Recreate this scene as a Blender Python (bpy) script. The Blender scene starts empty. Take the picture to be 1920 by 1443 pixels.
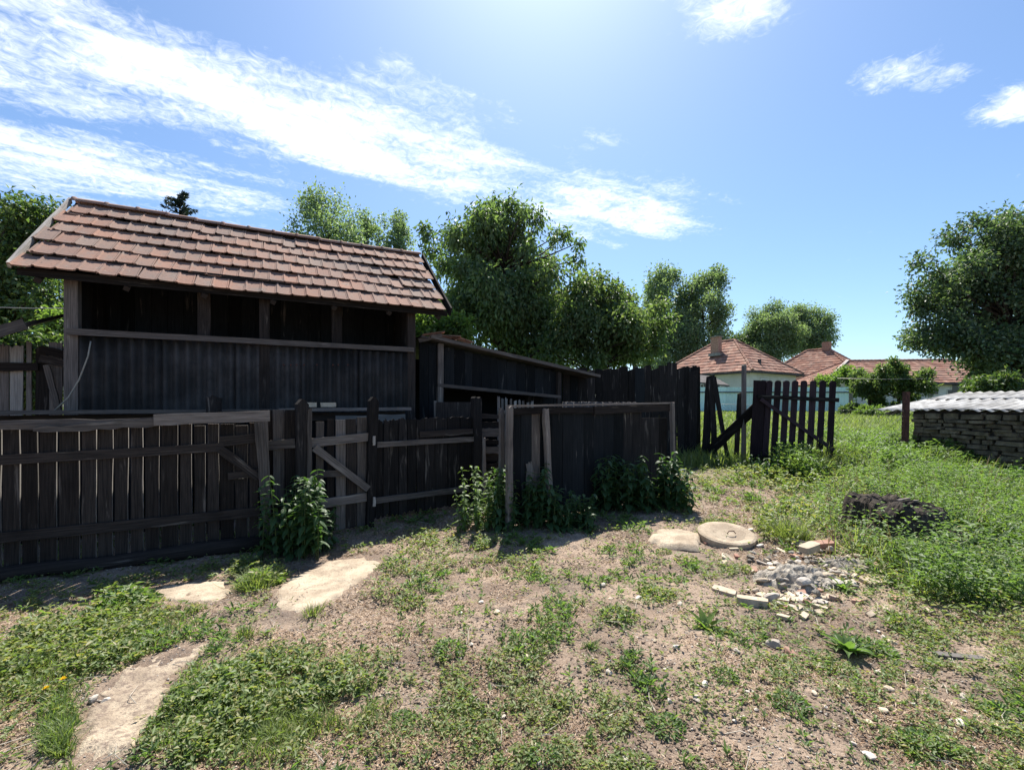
import bpy, math, random
import numpy as np
from mathutils import Vector, Matrix
random.seed(7); RNG = np.random.default_rng(11)
scn = bpy.context.scene
COL = scn.collection

# ------------------------------------------------------------------ camera, sky, sun, exposure
F, CX, HY, EYE = 850.0, 960.0, 762.0, 1.6        # focal length and horizon of the photograph (in its pixels), eye height
cam = bpy.data.cameras.new('camera'); cam_o = bpy.data.objects.new('camera', cam); COL.objects.link(cam_o)
cam_o.location = (0, 0, EYE); cam_o.rotation_euler = (math.pi/2, 0, 0)
cam.sensor_width = 36; cam.lens = F/1920*36; cam.shift_y = (HY-721.5)/1920
cam.clip_start = 0.05; cam.clip_end = 3000
scn.camera = cam_o
SUN_EL, SUN_AZ = math.radians(57), math.radians(5)
world = bpy.data.worlds.new('World'); scn.world = world; world.use_nodes = True
sun = bpy.data.lights.new('sun', 'SUN'); sun.energy = 5.0; sun.angle = math.radians(0.53); sun.color = (1, .95, .86)
sun_o = bpy.data.objects.new('sun', sun); COL.objects.link(sun_o)
SD = Vector((math.sin(SUN_AZ)*math.cos(SUN_EL), math.cos(SUN_AZ)*math.cos(SUN_EL), math.sin(SUN_EL)))
sun_o.rotation_euler = (-SD).to_track_quat('-Z', 'Y').to_euler()
vs = scn.view_settings; vs.view_transform = 'Standard'; vs.look = 'None'; vs.gamma = 1; vs.use_curve_mapping = False
vs.exposure = 1.0

class NT:
    """small helper to write node trees"""
    def __init__(s, nt): s.nt = nt; nt.nodes.clear()
    def n(s, typ, **kw):
        nd = s.nt.nodes.new(typ)
        for k, v in kw.items(): setattr(nd, k, v)
        return nd
    def put(s, sock, v):
        if v is None: return
        if hasattr(v, 'is_output') or isinstance(v, bpy.types.NodeSocket): s.nt.links.new(v, sock)
        else:
            if sock.type == 'RGBA' and len(v) == 3: v = (*v, 1)
            sock.default_value = v
    def m(s, op, a, b=None, c=None, clamp=False):
        nd = s.n('ShaderNodeMath', operation=op); nd.use_clamp = clamp
        for i, v in enumerate((a, b, c)): s.put(nd.inputs[i], v)
        return nd.outputs[0]
    def vm(s, op, a, b=None):
        nd = s.n('ShaderNodeVectorMath', operation=op); s.put(nd.inputs[0], a); s.put(nd.inputs[1], b)
        return nd.outputs[0]
    def noise(s, vec, scale, detail=4, rough=.55, dist=0):
        nd = s.n('ShaderNodeTexNoise'); s.put(nd.inputs['Vector'], vec)
        nd.inputs['Scale'].default_value = scale; nd.inputs['Detail'].default_value = detail
        nd.inputs['Roughness'].default_value = rough; nd.inputs['Distortion'].default_value = dist
        return nd.outputs[0]
    def rng(s, v, a, b, c=0, d=1, smooth=True):
        nd = s.n('ShaderNodeMapRange'); nd.interpolation_type = 'SMOOTHSTEP' if smooth else 'LINEAR'; nd.clamp = True
        s.put(nd.inputs[0], v)
        for i, x in enumerate((a, b, c, d)): s.put(nd.inputs[i+1], x)
        return nd.outputs[0]
    def mix(s, f, a, b, blend='MIX'):
        nd = s.n('ShaderNodeMix', data_type='RGBA', blend_type=blend)
        s.put(nd.inputs[0], f); s.put(nd.inputs[6], a); s.put(nd.inputs[7], b)
        return nd.outputs[2]
    def ramp(s, f, stops):
        nd = s.n('ShaderNodeValToRGB'); s.put(nd.inputs[0], f); r = nd.color_ramp
        while len(r.elements) < len(stops): r.elements.new(.5)
        for e, (p, c) in zip(r.elements, stops): e.position = p; e.color = (*c, 1)
        return nd.outputs[0]

# sky: Nishita with a streaky layer of fair weather cloud at one altitude (mapped by direction onto that layer)
w = NT(world.node_tree)
sky = w.n('ShaderNodeTexSky'); sky.sky_type = 'NISHITA'; sky.sun_disc = False
sky.sun_elevation = SUN_EL; sky.sun_rotation = SUN_AZ; sky.air_density = 1.0; sky.dust_density = .75; sky.ozone_density = 3.0
tc = w.n('ShaderNodeTexCoord').outputs['Generated']
sp = w.n('ShaderNodeSeparateXYZ'); w.put(sp.inputs[0], tc)
zc = w.m('MAXIMUM', sp.outputs[2], .02)
U = w.m('DIVIDE', sp.outputs[0], zc); V = w.m('DIVIDE', sp.outputs[1], zc)
ca, sa = .884, .467
p_ = w.m('ADD', w.m('MULTIPLY', U, ca), w.m('MULTIPLY', V, sa))
q_ = w.m('ADD', w.m('MULTIPLY', U, -sa), w.m('MULTIPLY', V, ca))
cb = w.n('ShaderNodeCombineXYZ'); w.put(cb.inputs[0], w.m('MULTIPLY', p_, .38)); w.put(cb.inputs[1], q_); pq = cb.outputs[0]
cb2 = w.n('ShaderNodeCombineXYZ'); w.put(cb2.inputs[0], U); w.put(cb2.inputs[1], V); uv = cb2.outputs[0]
n1 = w.noise(pq, 4.2, 8, .62, .5)
n2 = w.noise(uv, 21, 7, .66, 1.2)
n3 = w.noise(pq, 1.1, 3, .5)
qw = w.m('ADD', q_, w.m('MULTIPLY', w.m('SUBTRACT', n3, .5), .55))
def band(c, hw, soft): return w.rng(w.m('ABSOLUTE', w.m('SUBTRACT', qw, c)), hw, hw+soft, 1, 0)
b1 = w.m('MULTIPLY', band(1.78, .0, .60), w.rng(p_, 2.45, 1.7, 0, 1))
b2 = w.m('MULTIPLY', band(2.52, .0, .62), w.rng(p_, .45, -.35, 0, .95))
cov = w.m('MAXIMUM', b1, b2)
for (bu, bv, br, bs) in ((-.348, 1.314, .09, .62), (1.12, 1.372, .13, .85), (1.30, 1.41, .11, .55), (.57, 1.153, .15, .70), (1.70, 1.50, .17, .95),
                         (-1.25, 1.08, .25, .9), (-.02, 1.60, .12, .45), (.30, 1.74, .16, .62), (-.5, 1.5, .13, .5), (.42, 2.66, .12, .7), (.62, 2.85, .1, .6), (-.9, 2.55, .16, .6)):
    c = w.n('ShaderNodeCombineXYZ'); c.inputs[0].default_value = bu; c.inputs[1].default_value = bv
    dd = w.n('ShaderNodeVectorMath', operation='DISTANCE'); w.put(dd.inputs[0], uv); w.put(dd.inputs[1], c.outputs[0])
    cov = w.m('MAXIMUM', cov, w.rng(dd.outputs['Value'], br*.15, br*1.5, bs, 0))
tex = w.m('ADD', w.m('MULTIPLY', w.m('SUBTRACT', n1, .5), 2.3), w.m('MULTIPLY', w.m('SUBTRACT', n2, .5), 1.15))
dens = w.rng(w.m('ADD', cov, tex), .38, 1.5, 0, .95)
dens = w.m('MULTIPLY', dens, w.rng(sp.outputs[2], .03, .12))
hs = w.n('ShaderNodeHueSaturation'); hs.inputs['Saturation'].default_value = 1.0; hs.inputs['Value'].default_value = 1.0; w.put(hs.inputs['Color'], sky.outputs[0])
skyc = w.mix(dens, w.mix(1, hs.outputs[0], (.80, .915, 1.0), 'MULTIPLY'), (8.6, 8.9, 9.2))
bg = w.n('ShaderNodeBackground'); w.put(bg.inputs[0], skyc); bg.inputs[1].default_value = .089
w.nt.links.new(bg.outputs[0], w.n('ShaderNodeOutputWorld').inputs[0])

# ------------------------------------------------------------------ helpers
def hash2(ix, iy, seed):
    h = (ix*374761393 + iy*668265263 + seed*974711) & 0xffffffff
    h = ((h ^ (h >> 13))*1274126177) & 0xffffffff
    return ((h ^ (h >> 16)) & 0xffff)/65535.0
def vnoise(x, y, seed=0):
    x = np.asarray(x, float); y = np.asarray(y, float)
    ix = np.floor(x).astype(np.int64); iy = np.floor(y).astype(np.int64)
    fx = x-ix; fy = y-iy; fx = fx*fx*(3-2*fx); fy = fy*fy*(3-2*fy)
    a = hash2(ix, iy, seed); b = hash2(ix+1, iy, seed); c = hash2(ix, iy+1, seed); d = hash2(ix+1, iy+1, seed)
    return (a*(1-fx)+b*fx)*(1-fy)+(c*(1-fx)+d*fx)*fy
def fbm(x, y, seed=0, o=4):
    s = 0; a = .5; t = 0
    for i in range(o):
        s = s+a*vnoise(np.asarray(x)*2**i+17*i, np.asarray(y)*2**i-9*i, seed+i); t += a; a *= .5
    return s/t
def gbase(y):
    y = np.asarray(y, float)
    return .05*(np.clip(y, 5, 30)-5)
def gz(x, y):
    near = np.clip((16-np.asarray(y, float))/6, 0, 1)
    return gbase(y) + near*((fbm(np.asarray(x)*.9, np.asarray(y)*.9, 3)-.5)*.10 + (fbm(np.asarray(x)*5, np.asarray(y)*5, 9, 3)-.5)*.05)
def P(px, py, D): return Vector(((px-CX)/F*D, D, EYE+(HY-py)/F*D))
def GP(px, py):
    k = (py-HY)/F
    D = EYE/k
    if D > 5: D = (EYE+.25)/(k+.05)
    if D > 30: D = 30
    x = (px-CX)/F*D
    return Vector((x, D, float(gz(x, D))))
def onseg(A, B, px, py=None):
    """point of the vertical plane through plan points A, B that lies on the ray of a pixel"""
    r = (px-CX)/F
    t = (r*A[1]-A[0])/((B[0]-A[0])-r*(B[1]-A[1]))
    x = A[0]+t*(B[0]-A[0]); y = A[1]+t*(B[1]-A[1])
    return Vector((x, y, EYE+(HY-py)/F*y if py is not None else float(gz(x, y))))
def V2(a): return Vector((a[0], a[1], 0))

def tag(o, label=None, cat=None, group=None, kind=None):
    if label: o['label'] = label
    if cat: o['category'] = cat
    if group: o['group'] = group
    if kind: o['kind'] = kind
    return o
def thing(name, label, cat, loc, group=None, rz=0):
    o = bpy.data.objects.new(name, None); o.empty_display_size = .2; COL.objects.link(o)
    o.location = loc; o.rotation_euler = (0, 0, rz)
    return tag(o, label, cat, group)
def wloc(o):
    v = Vector((0, 0, 0))
    while o: v += o.location; o = o.parent
    return v
def link(name, me, mat, parent=None, smooth=False):
    o = bpy.data.objects.new(name, me); COL.objects.link(o)
    if mat and not me.materials: me.materials.append(mat)
    if parent: o.parent = parent
    if smooth: me.shade_smooth()
    return o
def mesh(name, V, Fc, uvs=None):
    me = bpy.data.meshes.new(name); me.from_pydata([tuple(v) for v in V], [], Fc); me.update()
    if uvs:
        l = me.uv_layers.new(name='UVMap'); buf = [c for f in uvs for uv in f for c in uv]
        l.data.foreach_set('uv', buf)
    return me
def npmesh(name, V, faces):
    """V (n,3); faces: list of integer arrays (m,k)"""
    me = bpy.data.meshes.new(name); V = np.ascontiguousarray(V, dtype=np.float32)
    tot = [f.shape[1] for f in faces for _ in range(1)]
    loops = np.concatenate([f.ravel() for f in faces]).astype(np.int32)
    lt = np.concatenate([np.full(len(f), f.shape[1]) for f in faces]).astype(np.int32)
    ls = np.concatenate([[0], np.cumsum(lt)[:-1]]).astype(np.int32)
    me.vertices.add(len(V)); me.vertices.foreach_set('co', V.ravel())
    me.loops.add(len(loops)); me.loops.foreach_set('vertex_index', loops)
    me.polygons.add(len(lt)); me.polygons.foreach_set('loop_start', ls); me.polygons.foreach_set('loop_total', lt)
    me.update(calc_edges=True); me.validate()
    return me

def plank(name, mat, root, p0, p1, w, th, face=(0, -1, 0), top='flat', bottom='flat', w1=None, jit=.004, seg=5, bow=.004):
    """a sawn board as its own object: outline with uneven edges, given a thickness"""
    p0 = Vector(p0); p1 = Vector(p1); ax = p1-p0; L = ax.length; ax.normalize()
    n = Vector(face); n -= ax*n.dot(ax); n.normalize(); sd = ax.cross(n)
    w1 = w if w1 is None else w1
    R = random.uniform
    left, right = [], []
    for i in range(seg+1):
        t = i/seg; hw = (w+(w1-w)*t)/2
        left.append((-hw+R(-jit, jit), t*L)); right.append((hw+R(-jit, jit), t*L))
    tp = []
    if top == 'round':
        hw = w1/2
        left[-1] = (-hw, L-hw*.8); right[-1] = (hw, L-hw*.8)
        for k in range(1, 8):
            a = math.pi*k/8; tp.append((-hw*math.cos(a), L-hw*.8+hw*.8*math.sin(a)))
    elif top == 'point':
        left[-1] = (left[-1][0], L-w1*.45); right[-1] = (right[-1][0], L-w1*.5); tp = [(-.12*w1, L), (.15*w1, L-.006)]
    elif top == 'jag':
        n_ = 5
        for k in range(1, n_): tp.append((-w1/2+w1*k/n_, L+R(-.03, .012)))
        left[-1] = (left[-1][0], L+R(-.03, .01)); right[-1] = (right[-1][0], L+R(-.03, .01))
    elif top == 'slant':
        left[-1] = (left[-1][0], L-w1*.3)
    bt = []
    if bottom == 'jag':
        for k in range(1, 5): bt.append((w/2-w*k/5, R(-.02, .05)))
    out = left+tp+right[::-1]+bt
    k = len(out); ph = R(0, 6)
    base = wloc(root) if root else Vector((0, 0, 0))
    V = []
    for sgn in (1, -1):
        for (a, b) in out:
            c = p0+ax*b+sd*a+n*(sgn*th/2+bow*math.sin(3*b/max(L, .01)+ph)); V.append(c-base)
    Fc = [list(range(k))[::-1], list(range(k, 2*k))]
    ou, ov = R(0, 9), R(0, 9)
    uvs = [[(out[i][0]+ou, out[i][1]+ov) for i in Fc[0]], [(out[i-k][0]+ou+.5, out[i-k][1]+ov) for i in Fc[1]]]
    for i in range(k):
        j = (i+1) % k
        Fc.append([i, j, j+k, i+k])
        uvs.append([(out[i][0]+ou, out[i][1]+ov), (out[j][0]+ou, out[j][1]+ov), (out[j][0]+ou+th, out[j][1]+ov), (out[i][0]+ou+th, out[i][1]+ov)])
    return link(name, mesh(name, V, Fc, uvs), mat, root)

def tube_data(pts, rad, n=8, cap=True, wob=0):
    pts = [Vector(p) for p in pts]; V, Fc, U_ = [], [], []
    d = 0
    for i, p in enumerate(pts):
        t = (pts[min(i+1, len(pts)-1)]-pts[max(i-1, 0)]).normalized()
        a = Vector((1, 0, 0)) if abs(t.x) < .8 else Vector((0, 1, 0))
        u = t.cross(a).normalized(); v = t.cross(u)
        if i: d += (pts[i]-pts[i-1]).length
        for k in range(n):
            an = 2*math.pi*k/n; r = rad[i]*(1+random.uniform(-wob, wob))
            V.append(p+u*(r*math.cos(an))+v*(r*math.sin(an))); U_.append((k/n*.5, d))
    for i in range(len(pts)-1):
        for k in range(n):
            j = (k+1) % n; Fc.append([i*n+k, i*n+j, (i+1)*n+j, (i+1)*n+k])
    if cap: Fc.append(list(range(n))[::-1]); Fc.append([(len(pts)-1)*n+k for k in range(n)])
    return V, Fc, U_
def tube(name, mat, root, pts, rad, n=8, wob=0, smooth=True):
    if isinstance(rad, (int, float)): rad = [rad]*len(pts)
    V, Fc, U_ = tube_data(pts, rad, n, True, wob); b = wloc(root) if root else Vector((0, 0, 0))
    return link(name, mesh(name, [v-b for v in V], Fc, [[U_[i] for i in f] for f in Fc]), mat, root, smooth)
class MB:
    def __init__(s): s.V = []; s.F = []
    def add(s, V, Fc):
        o = len(s.V); s.V += [Vector(v) for v in V]; s.F += [[i+o for i in f] for f in Fc]
    def tube(s, pts, rad, n=6, wob=0):
        if isinstance(rad, (int, float)): rad = [rad]*len(pts)
        V, Fc, _ = tube_data(pts, rad, n, True, wob); s.add(V, Fc)
    def box(s, c, sx, sy, sz, R=None):
        V = [Vector((x*sx/2, y*sy/2, z*sz/2)) for z in (-1, 1) for y in (-1, 1) for x in (-1, 1)]
        if R: V = [R @ v for v in V]
        s.add([v+Vector(c) for v in V], [[0, 2, 3, 1], [4, 5, 7, 6], [0, 1, 5, 4], [2, 6, 7, 3], [0, 4, 6, 2], [1, 3, 7, 5]])
    def build(s, name, mat, root=None, smooth=False):
        b = wloc(root) if root else Vector((0, 0, 0))
        return link(name, mesh(name, [v-b for v in s.V], s.F), mat, root, smooth)

def unit(a): return a/np.maximum(np.linalg.norm(a, axis=1, keepdims=True), 1e-9)
def leaves_np(pos, dr, up, ln, wd, fold=.25, curl=.15):
    """folded pointed leaves: 4 vertices, 2 triangles each"""
    dr = unit(dr); sd = unit(np.cross(dr, up)); nr = np.cross(sd, dr)
    ln = np.broadcast_to(np.asarray(ln, float), (len(pos),))[:, None]; wd = np.broadcast_to(np.asarray(wd, float), (len(pos),))[:, None]
    mid = pos+dr*ln*.45; tip = pos+dr*ln-nr*ln*curl
    V = np.stack([pos, mid+sd*wd*.5+nr*wd*fold, tip, mid-sd*wd*.5+nr*wd*fold], 1).reshape(-1, 3)
    i = np.arange(len(pos))[:, None]*4
    return V, np.concatenate([i+np.array([[0, 2, 1]]), i+np.array([[0, 3, 2]])], 0)
def blades_np(pos, dr, ln, wd, bend):
    n = len(pos); ln = np.broadcast_to(np.asarray(ln, float), (n,))[:, None]; wd = np.broadcast_to(np.asarray(wd, float), (n,))[:, None]
    an = RNG.uniform(0, 6.283, n); side = np.stack([np.cos(an), np.sin(an), 0*an], 1); lean = np.stack([-np.sin(an), np.cos(an), 0*an], 1)
    b = np.broadcast_to(np.asarray(bend, float), (n,))[:, None]*RNG.uniform(.3, 1.2, (n, 1))
    m = pos+dr*ln*.55+lean*ln*b*.25; t = pos+dr*ln*(1-.25*b)+lean*ln*b*.8
    V = np.stack([pos-side*wd*.5, pos+side*wd*.5, m+side*wd*.4, m-side*wd*.4, t], 1).reshape(-1, 3)
    i = np.arange(n)[:, None]*5
    return V, i+np.array([[0, 1, 2, 3]]), i+np.array([[3, 2, 4]])

# ------------------------------------------------------------------ materials
def newmat(name):
    m = bpy.data.materials.new(name); m.use_nodes = True; return m, NT(m.node_tree)
def finish(t, col, rough=.85, spec=.25, bump=None, bs=.3, bd=.01, metal=0):
    b = t.n('ShaderNodeBsdfPrincipled'); t.put(b.inputs['Base Color'], col); t.put(b.inputs['Roughness'], rough)
    b.inputs['Specular IOR Level'].default_value = spec; b.inputs['Metallic'].default_value = metal
    if bump is not None:
        bn = t.n('ShaderNodeBump'); bn.inputs['Strength'].default_value = bs; bn.inputs['Distance'].default_value = bd
        t.put(bn.inputs['Height'], bump); t.put(b.inputs['Normal'], bn.outputs[0])
    t.nt.links.new(b.outputs[0], t.n('ShaderNodeOutputMaterial').inputs[0]); return b
def wood(name, dark, mid, pale, wear=.5):
    m, t = newmat(name)
    uv = t.n('ShaderNodeTexCoord').outputs['UV']; rnd = t.n('ShaderNodeObjectInfo').outputs['Random']
    def mp(sx, sy):
        n = t.n('ShaderNodeMapping'); t.put(n.inputs[0], uv); n.inputs['Scale'].default_value = (sx, sy, 1); return n.outputs[0]
    g = t.noise(mp(55, 1.6), 1.6, 6, .65, .6)
    c = t.mix(t.rng(g, .32, .68), dark, mid)
    patch = t.noise(mp(9, 1.1), 1.4, 5, .6, .4)
    f = t.m('MULTIPLY', t.rng(patch, .70-.22*wear, .86-.16*wear), t.rng(g, .3, .6, .25, 1))
    c = t.mix(f, c, pale)
    stain = t.noise(mp(3, 2), 1, 3)
    c = t.mix(t.rng(stain, .55, .75, 0, .5), c, tuple(x*.5 for x in dark))
    hsv = t.n('ShaderNodeHueSaturation'); t.put(hsv.inputs['Value'], t.rng(rnd, 0, 1, .62, 1.55, False)); t.put(hsv.inputs['Color'], c)
    crack = t.noise(mp(120, 2.0), 1.5, 3, .6)
    finish(t, hsv.outputs[0], .9, .12, t.m('ADD', g, t.m('MULTIPLY', crack, .6)), .55, .006)
    return m
M = {}
M['dark_wood'] = wood('dark_wood', (0.0094, 0.0086, 0.0086), (0.0259, 0.0223, 0.0216), (0.18, 0.1575, 0.1395), .62)
M['brown_wood'] = wood('brown_wood', (0.0158, 0.013, 0.0122), (0.0396, 0.0317, 0.0281), (0.171, 0.144, 0.126), .55)
M['grey_wood'] = wood('grey_wood', (.075, .064, .058), (.17, .145, .13), (.27, .24, .21), .6)
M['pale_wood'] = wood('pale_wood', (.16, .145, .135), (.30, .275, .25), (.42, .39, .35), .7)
M['tar_board'] = wood('tar_board', (0.0072, 0.0086, 0.0101), (0.0158, 0.0173, 0.0194), (0.135, 0.126, 0.117), .45)
M['purple_wood'] = wood('purple_wood', (.016, .011, .015), (.040, .027, .032), (.11, .09, .08), .25)
def leafmat(name, cols, trans=.38, hue=.5, seed=0):
    m, t = newmat(name)
    ge = t.n('ShaderNodeNewGeometry'); r = ge.outputs['Random Per Island']
    c = t.ramp(r, cols)
    pos = ge.outputs['Position']
    big = t.noise(pos, .55, 3)
    c = t.mix(t.rng(big, .35, .7, 0, .45), c, cols[-1][1])
    b = t.n('ShaderNodeBsdfPrincipled'); t.put(b.inputs['Base Color'], c); b.inputs['Roughness'].default_value = .5; b.inputs['Specular IOR Level'].default_value = .35
    tr = t.n('ShaderNodeBsdfTranslucent'); t.put(tr.inputs[0], t.mix(1, c, (1.7, 1.9, .75), 'MULTIPLY'))
    mx = t.n('ShaderNodeMixShader'); mx.inputs[0].default_value = trans
    t.nt.links.new(b.outputs[0], mx.inputs[1]); t.nt.links.new(tr.outputs[0], mx.inputs[2])
    t.nt.links.new(mx.outputs[0], t.n('ShaderNodeOutputMaterial').inputs[0]); return m
M['leaf_main'] = leafmat('leaf_main', [(0, (0.076, 0.115, 0.062)), (0.5, (0.109, 0.164, 0.085)), (0.85, (0.18, 0.232, 0.117)), (1, (0.129, 0.191, 0.089))], 0.42)
M['leaf_warm'] = leafmat('leaf_warm', [(0, (0.06, 0.103, 0.048)), (0.5, (0.102, 0.156, 0.075)), (0.9, (0.172, 0.201, 0.106)), (1, (0.116, 0.158, 0.077))], 0.45)
M['leaf_poplar'] = leafmat('leaf_poplar', [(0, (0.095, 0.138, 0.096)), (0.5, (0.146, 0.204, 0.133)), (1, (0.226, 0.28, 0.205))], 0.42)
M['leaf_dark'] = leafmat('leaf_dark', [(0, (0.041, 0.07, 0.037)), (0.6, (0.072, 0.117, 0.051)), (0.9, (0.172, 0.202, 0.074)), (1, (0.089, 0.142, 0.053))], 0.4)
M['leaf_right'] = leafmat('leaf_right', [(0, (0.044, 0.072, 0.05)), (0.6, (0.074, 0.117, 0.067)), (0.9, (0.209, 0.257, 0.177)), (1, (0.096, 0.152, 0.08))], 0.34)
M['leaf_bright'] = leafmat('leaf_bright', [(0, (0.073, 0.118, 0.035)), (0.5, (0.103, 0.168, 0.047)), (1, (0.164, 0.228, 0.071))], 0.5)
M['needle'] = leafmat('needle', [(0, (.02, .035, .03)), (1, (.035, .055, .045))], .1)
M['nettle'] = leafmat('nettle', [(0, (0.025, 0.055, 0.022)), (0.5, (0.04, 0.08, 0.03)), (1, (0.06, 0.11, 0.038))], .35)
M['nettle_pale'] = leafmat('nettle_pale', [(0, (.07, .12, .035)), (.5, (.10, .16, .05)), (1, (.15, .20, .075))], .4)
M['cover'] = leafmat('cover', [(0, (0.076, 0.115, 0.039)), (0.35, (0.116, 0.173, 0.054)), (0.6, (0.158, 0.213, 0.073)), (0.8, (0.235, 0.245, 0.104)), (0.93, (0.286, 0.238, 0.123)), (1, (0.193, 0.206, 0.081))], 0.4)
M['grass'] = leafmat('grass', [(0, (0.085, 0.127, 0.038)), (0.5, (0.136, 0.199, 0.058)), (0.85, (0.215, 0.267, 0.094)), (1, (0.247, 0.247, 0.121))], .42)
M['weed'] = leafmat('weed', [(0, (0.061, 0.106, 0.038)), (0.5, (0.1, 0.162, 0.055)), (1, (0.157, 0.225, 0.079))], 0.45)
M['straw'] = leafmat('straw', [(0, (.20, .115, .07)), (.35, (.34, .225, .14)), (.65, (.52, .39, .26)), (.85, (.30, .17, .10)), (1, (.13, .08, .055))], .1)
M['petal'] = leafmat('petal', [(0, (.75, .50, .02)), (1, (.85, .6, .03))], .2)
m, t = newmat('bark'); pos = t.n('ShaderNodeTexCoord').outputs['Object']
mp = t.n('ShaderNodeMapping'); t.put(mp.inputs[0], pos); mp.inputs['Scale'].default_value = (9, 9, 2)
g = t.noise(mp.outputs[0], 2, 6, .65); finish(t, t.ramp(g, [(.3, (.02, .016, .013)), (.7, (.085, .07, .058))]), .95, .1, g, .8, .03); M['bark'] = m
m, t = newmat('stem'); finish(t, (.07, .10, .035), .7); M['stem'] = m
# clay tile
m, t = newmat('clay_tile'); pos = t.n('ShaderNodeNewGeometry').outputs['Position']; rnd = t.n('ShaderNodeObjectInfo').outputs['Random']
c = t.ramp(rnd, [(0, (.225, .135, .105)), (.25, (.29, .16, .115)), (.5, (.25, .165, .13)), (.75, (.32, .17, .12)), (1, (.235, .17, .14))])
n = t.noise(pos, 7, 6, .65); c = t.mix(t.rng(n, .48, .72, 0, .75), c, (.22, .185, .16))
st_ = t.noise(pos, 1.3, 5, .6); c = t.mix(t.rng(st_, .45, .68, 0, .6), c, (.17, .135, .12)); n2_ = t.noise(pos, 38, 4, .6); c = t.mix(t.rng(n2_, .55, .72, 0, .7), c, (.09, .07, .06))
n3_ = t.noise(pos, 23, 3, .6); c = t.mix(t.rng(n3_, .66, .74, 0, .6), c, (.42, .38, .29))
finish(t, c, .9, .2, n2_, .4, .006); M['clay_tile'] = m
m, t = newmat('far_tile'); ge = t.n('ShaderNodeNewGeometry'); c = t.ramp(ge.outputs['Random Per Island'], [(0, (.20, .095, .07)), (.5, (.29, .145, .105)), (1, (.38, .23, .17))])
n = t.noise(ge.outputs['Position'], 1.6, 5, .7); c = t.mix(t.rng(n, .40, .70, 0, .7), c, (.20, .145, .125)); finish(t, c, .9, .15); M['far_tile'] = m
def plain(name, a, b, scale=6, rough=.9, spec=.2, bs=.3, bd=.01, metal=0, detail=6):
    m, t = newmat(name); pos = t.n('ShaderNodeNewGeometry').outputs['Position']; n = t.noise(pos, scale, detail, .65)
    n2 = t.noise(pos, scale*7, 4, .6)
    rnd = t.n('ShaderNodeObjectInfo').outputs['Random']
    hsv = t.n('ShaderNodeHueSaturation'); t.put(hsv.inputs['Value'], t.rng(rnd, 0, 1, .8, 1.2, False)); t.put(hsv.inputs['Color'], t.mix(t.rng(n, .35, .68), a, b))
    c = t.mix(t.rng(n2, .52, .75, 0, .4), hsv.outputs[0], tuple(x*.55 for x in a))
    finish(t, c, rough, spec, t.m('ADD', n, t.m('MULTIPLY', n2, .5)), bs, bd, metal); M[name] = m
plain('plaster', (.62, .59, .55), (.74, .72, .69), .8, bs=.1)
plain('cream_plaster', (.55, .50, .45), (.68, .63, .57), .8, bs=.1)
plain('teal_sheet', (.66, .87, .84), (.72, .92, .89), .7, .5, .4, .02)
plain('stone', (.085, .066, .045), (.21, .165, .115), 5, bs=.8, bd=.02)
plain('mortar', (.05, .042, .035), (.10, .085, .07), 9, bs=.6)
plain('asbestos', (.26, .25, .235), (.56, .55, .53), 1.7, .85, .3, .2)
plain('tin', (.026, .025, .025), (.058, .052, .050), 2.5, .75, .25, .3)
plain('rust', (.06, .028, .024), (.12, .055, .042), 14, .9, .2)
plain('concrete', (.27, .205, .145), (.47, .38, .28), 3, bs=.6, bd=.008)
plain('grey_concrete', (.19, .165, .135), (.40, .36, .305), 14, bs=.9, bd=.02)
plain('chip', (.36, .31, .26), (.60, .54, .47), 5, bs=.4)
plain('brick', (.29, .155, .115), (.42, .27, .20), 9, bs=.5)
plain('buff_brick', (.42, .34, .25), (.58, .48, .36), 9, bs=.5)
plain('rot_wood', (.02, .016, .013), (.095, .076, .06), 10, bs=1, bd=.04)
plain('wire', (.22, .21, .20), (.34, .33, .31), 4, .5, .5, .1, metal=.6)
plain('dark_roof', (.06, .055, .055), (.11, .10, .10), 3)
plain('glass_dark', (.03, .035, .04), (.05, .055, .06), 1, .15, .5, .02)
plain('rope', (.35, .31, .25), (.45, .40, .33), 30)
plain('white_paint', (.68, .66, .62), (.78, .76, .72), 2)
for nm, ca_, cb_, ss in (('concrete', (.33, .26, .19), (.52, .43, .32), .58), ('sand', (.30, .235, .175), (.50, .41, .30), .46)):
    m, t = newmat(nm); pos = t.n('ShaderNodeNewGeometry').outputs['Position']; a = t.noise(pos, 3.5, 6, .65); b = t.noise(pos, 26, 6, .7); d_ = t.noise(pos, 90, 4, .7)
    c = t.mix(t.rng(a, .35, .65), ca_, cb_); c = t.mix(t.rng(b, ss, ss+.16, 0, .85), c, (.20, .15, .12)); c = t.mix(t.rng(d_, .56, .68, 0, .6), c, (.12, .095, .08)); c = t.mix(t.rng(d_, .42, .32, 0, .5), c, (.56, .48, .39))
    vo = t.n('ShaderNodeTexVoronoi', feature='DISTANCE_TO_EDGE'); vo.inputs['Scale'].default_value = 2.2; t.put(vo.inputs['Vector'], t.vm('ADD', pos, t.n('ShaderNodeTexNoise').outputs[1]))
    c = t.mix(t.rng(vo.outputs['Distance'], .0, .012, .6 if nm == 'concrete' else 0, 0), c, (.09, .07, .06))
    finish(t, c, .95, .1, t.m('ADD', b, d_), .8, .012); M[nm] = m
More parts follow.
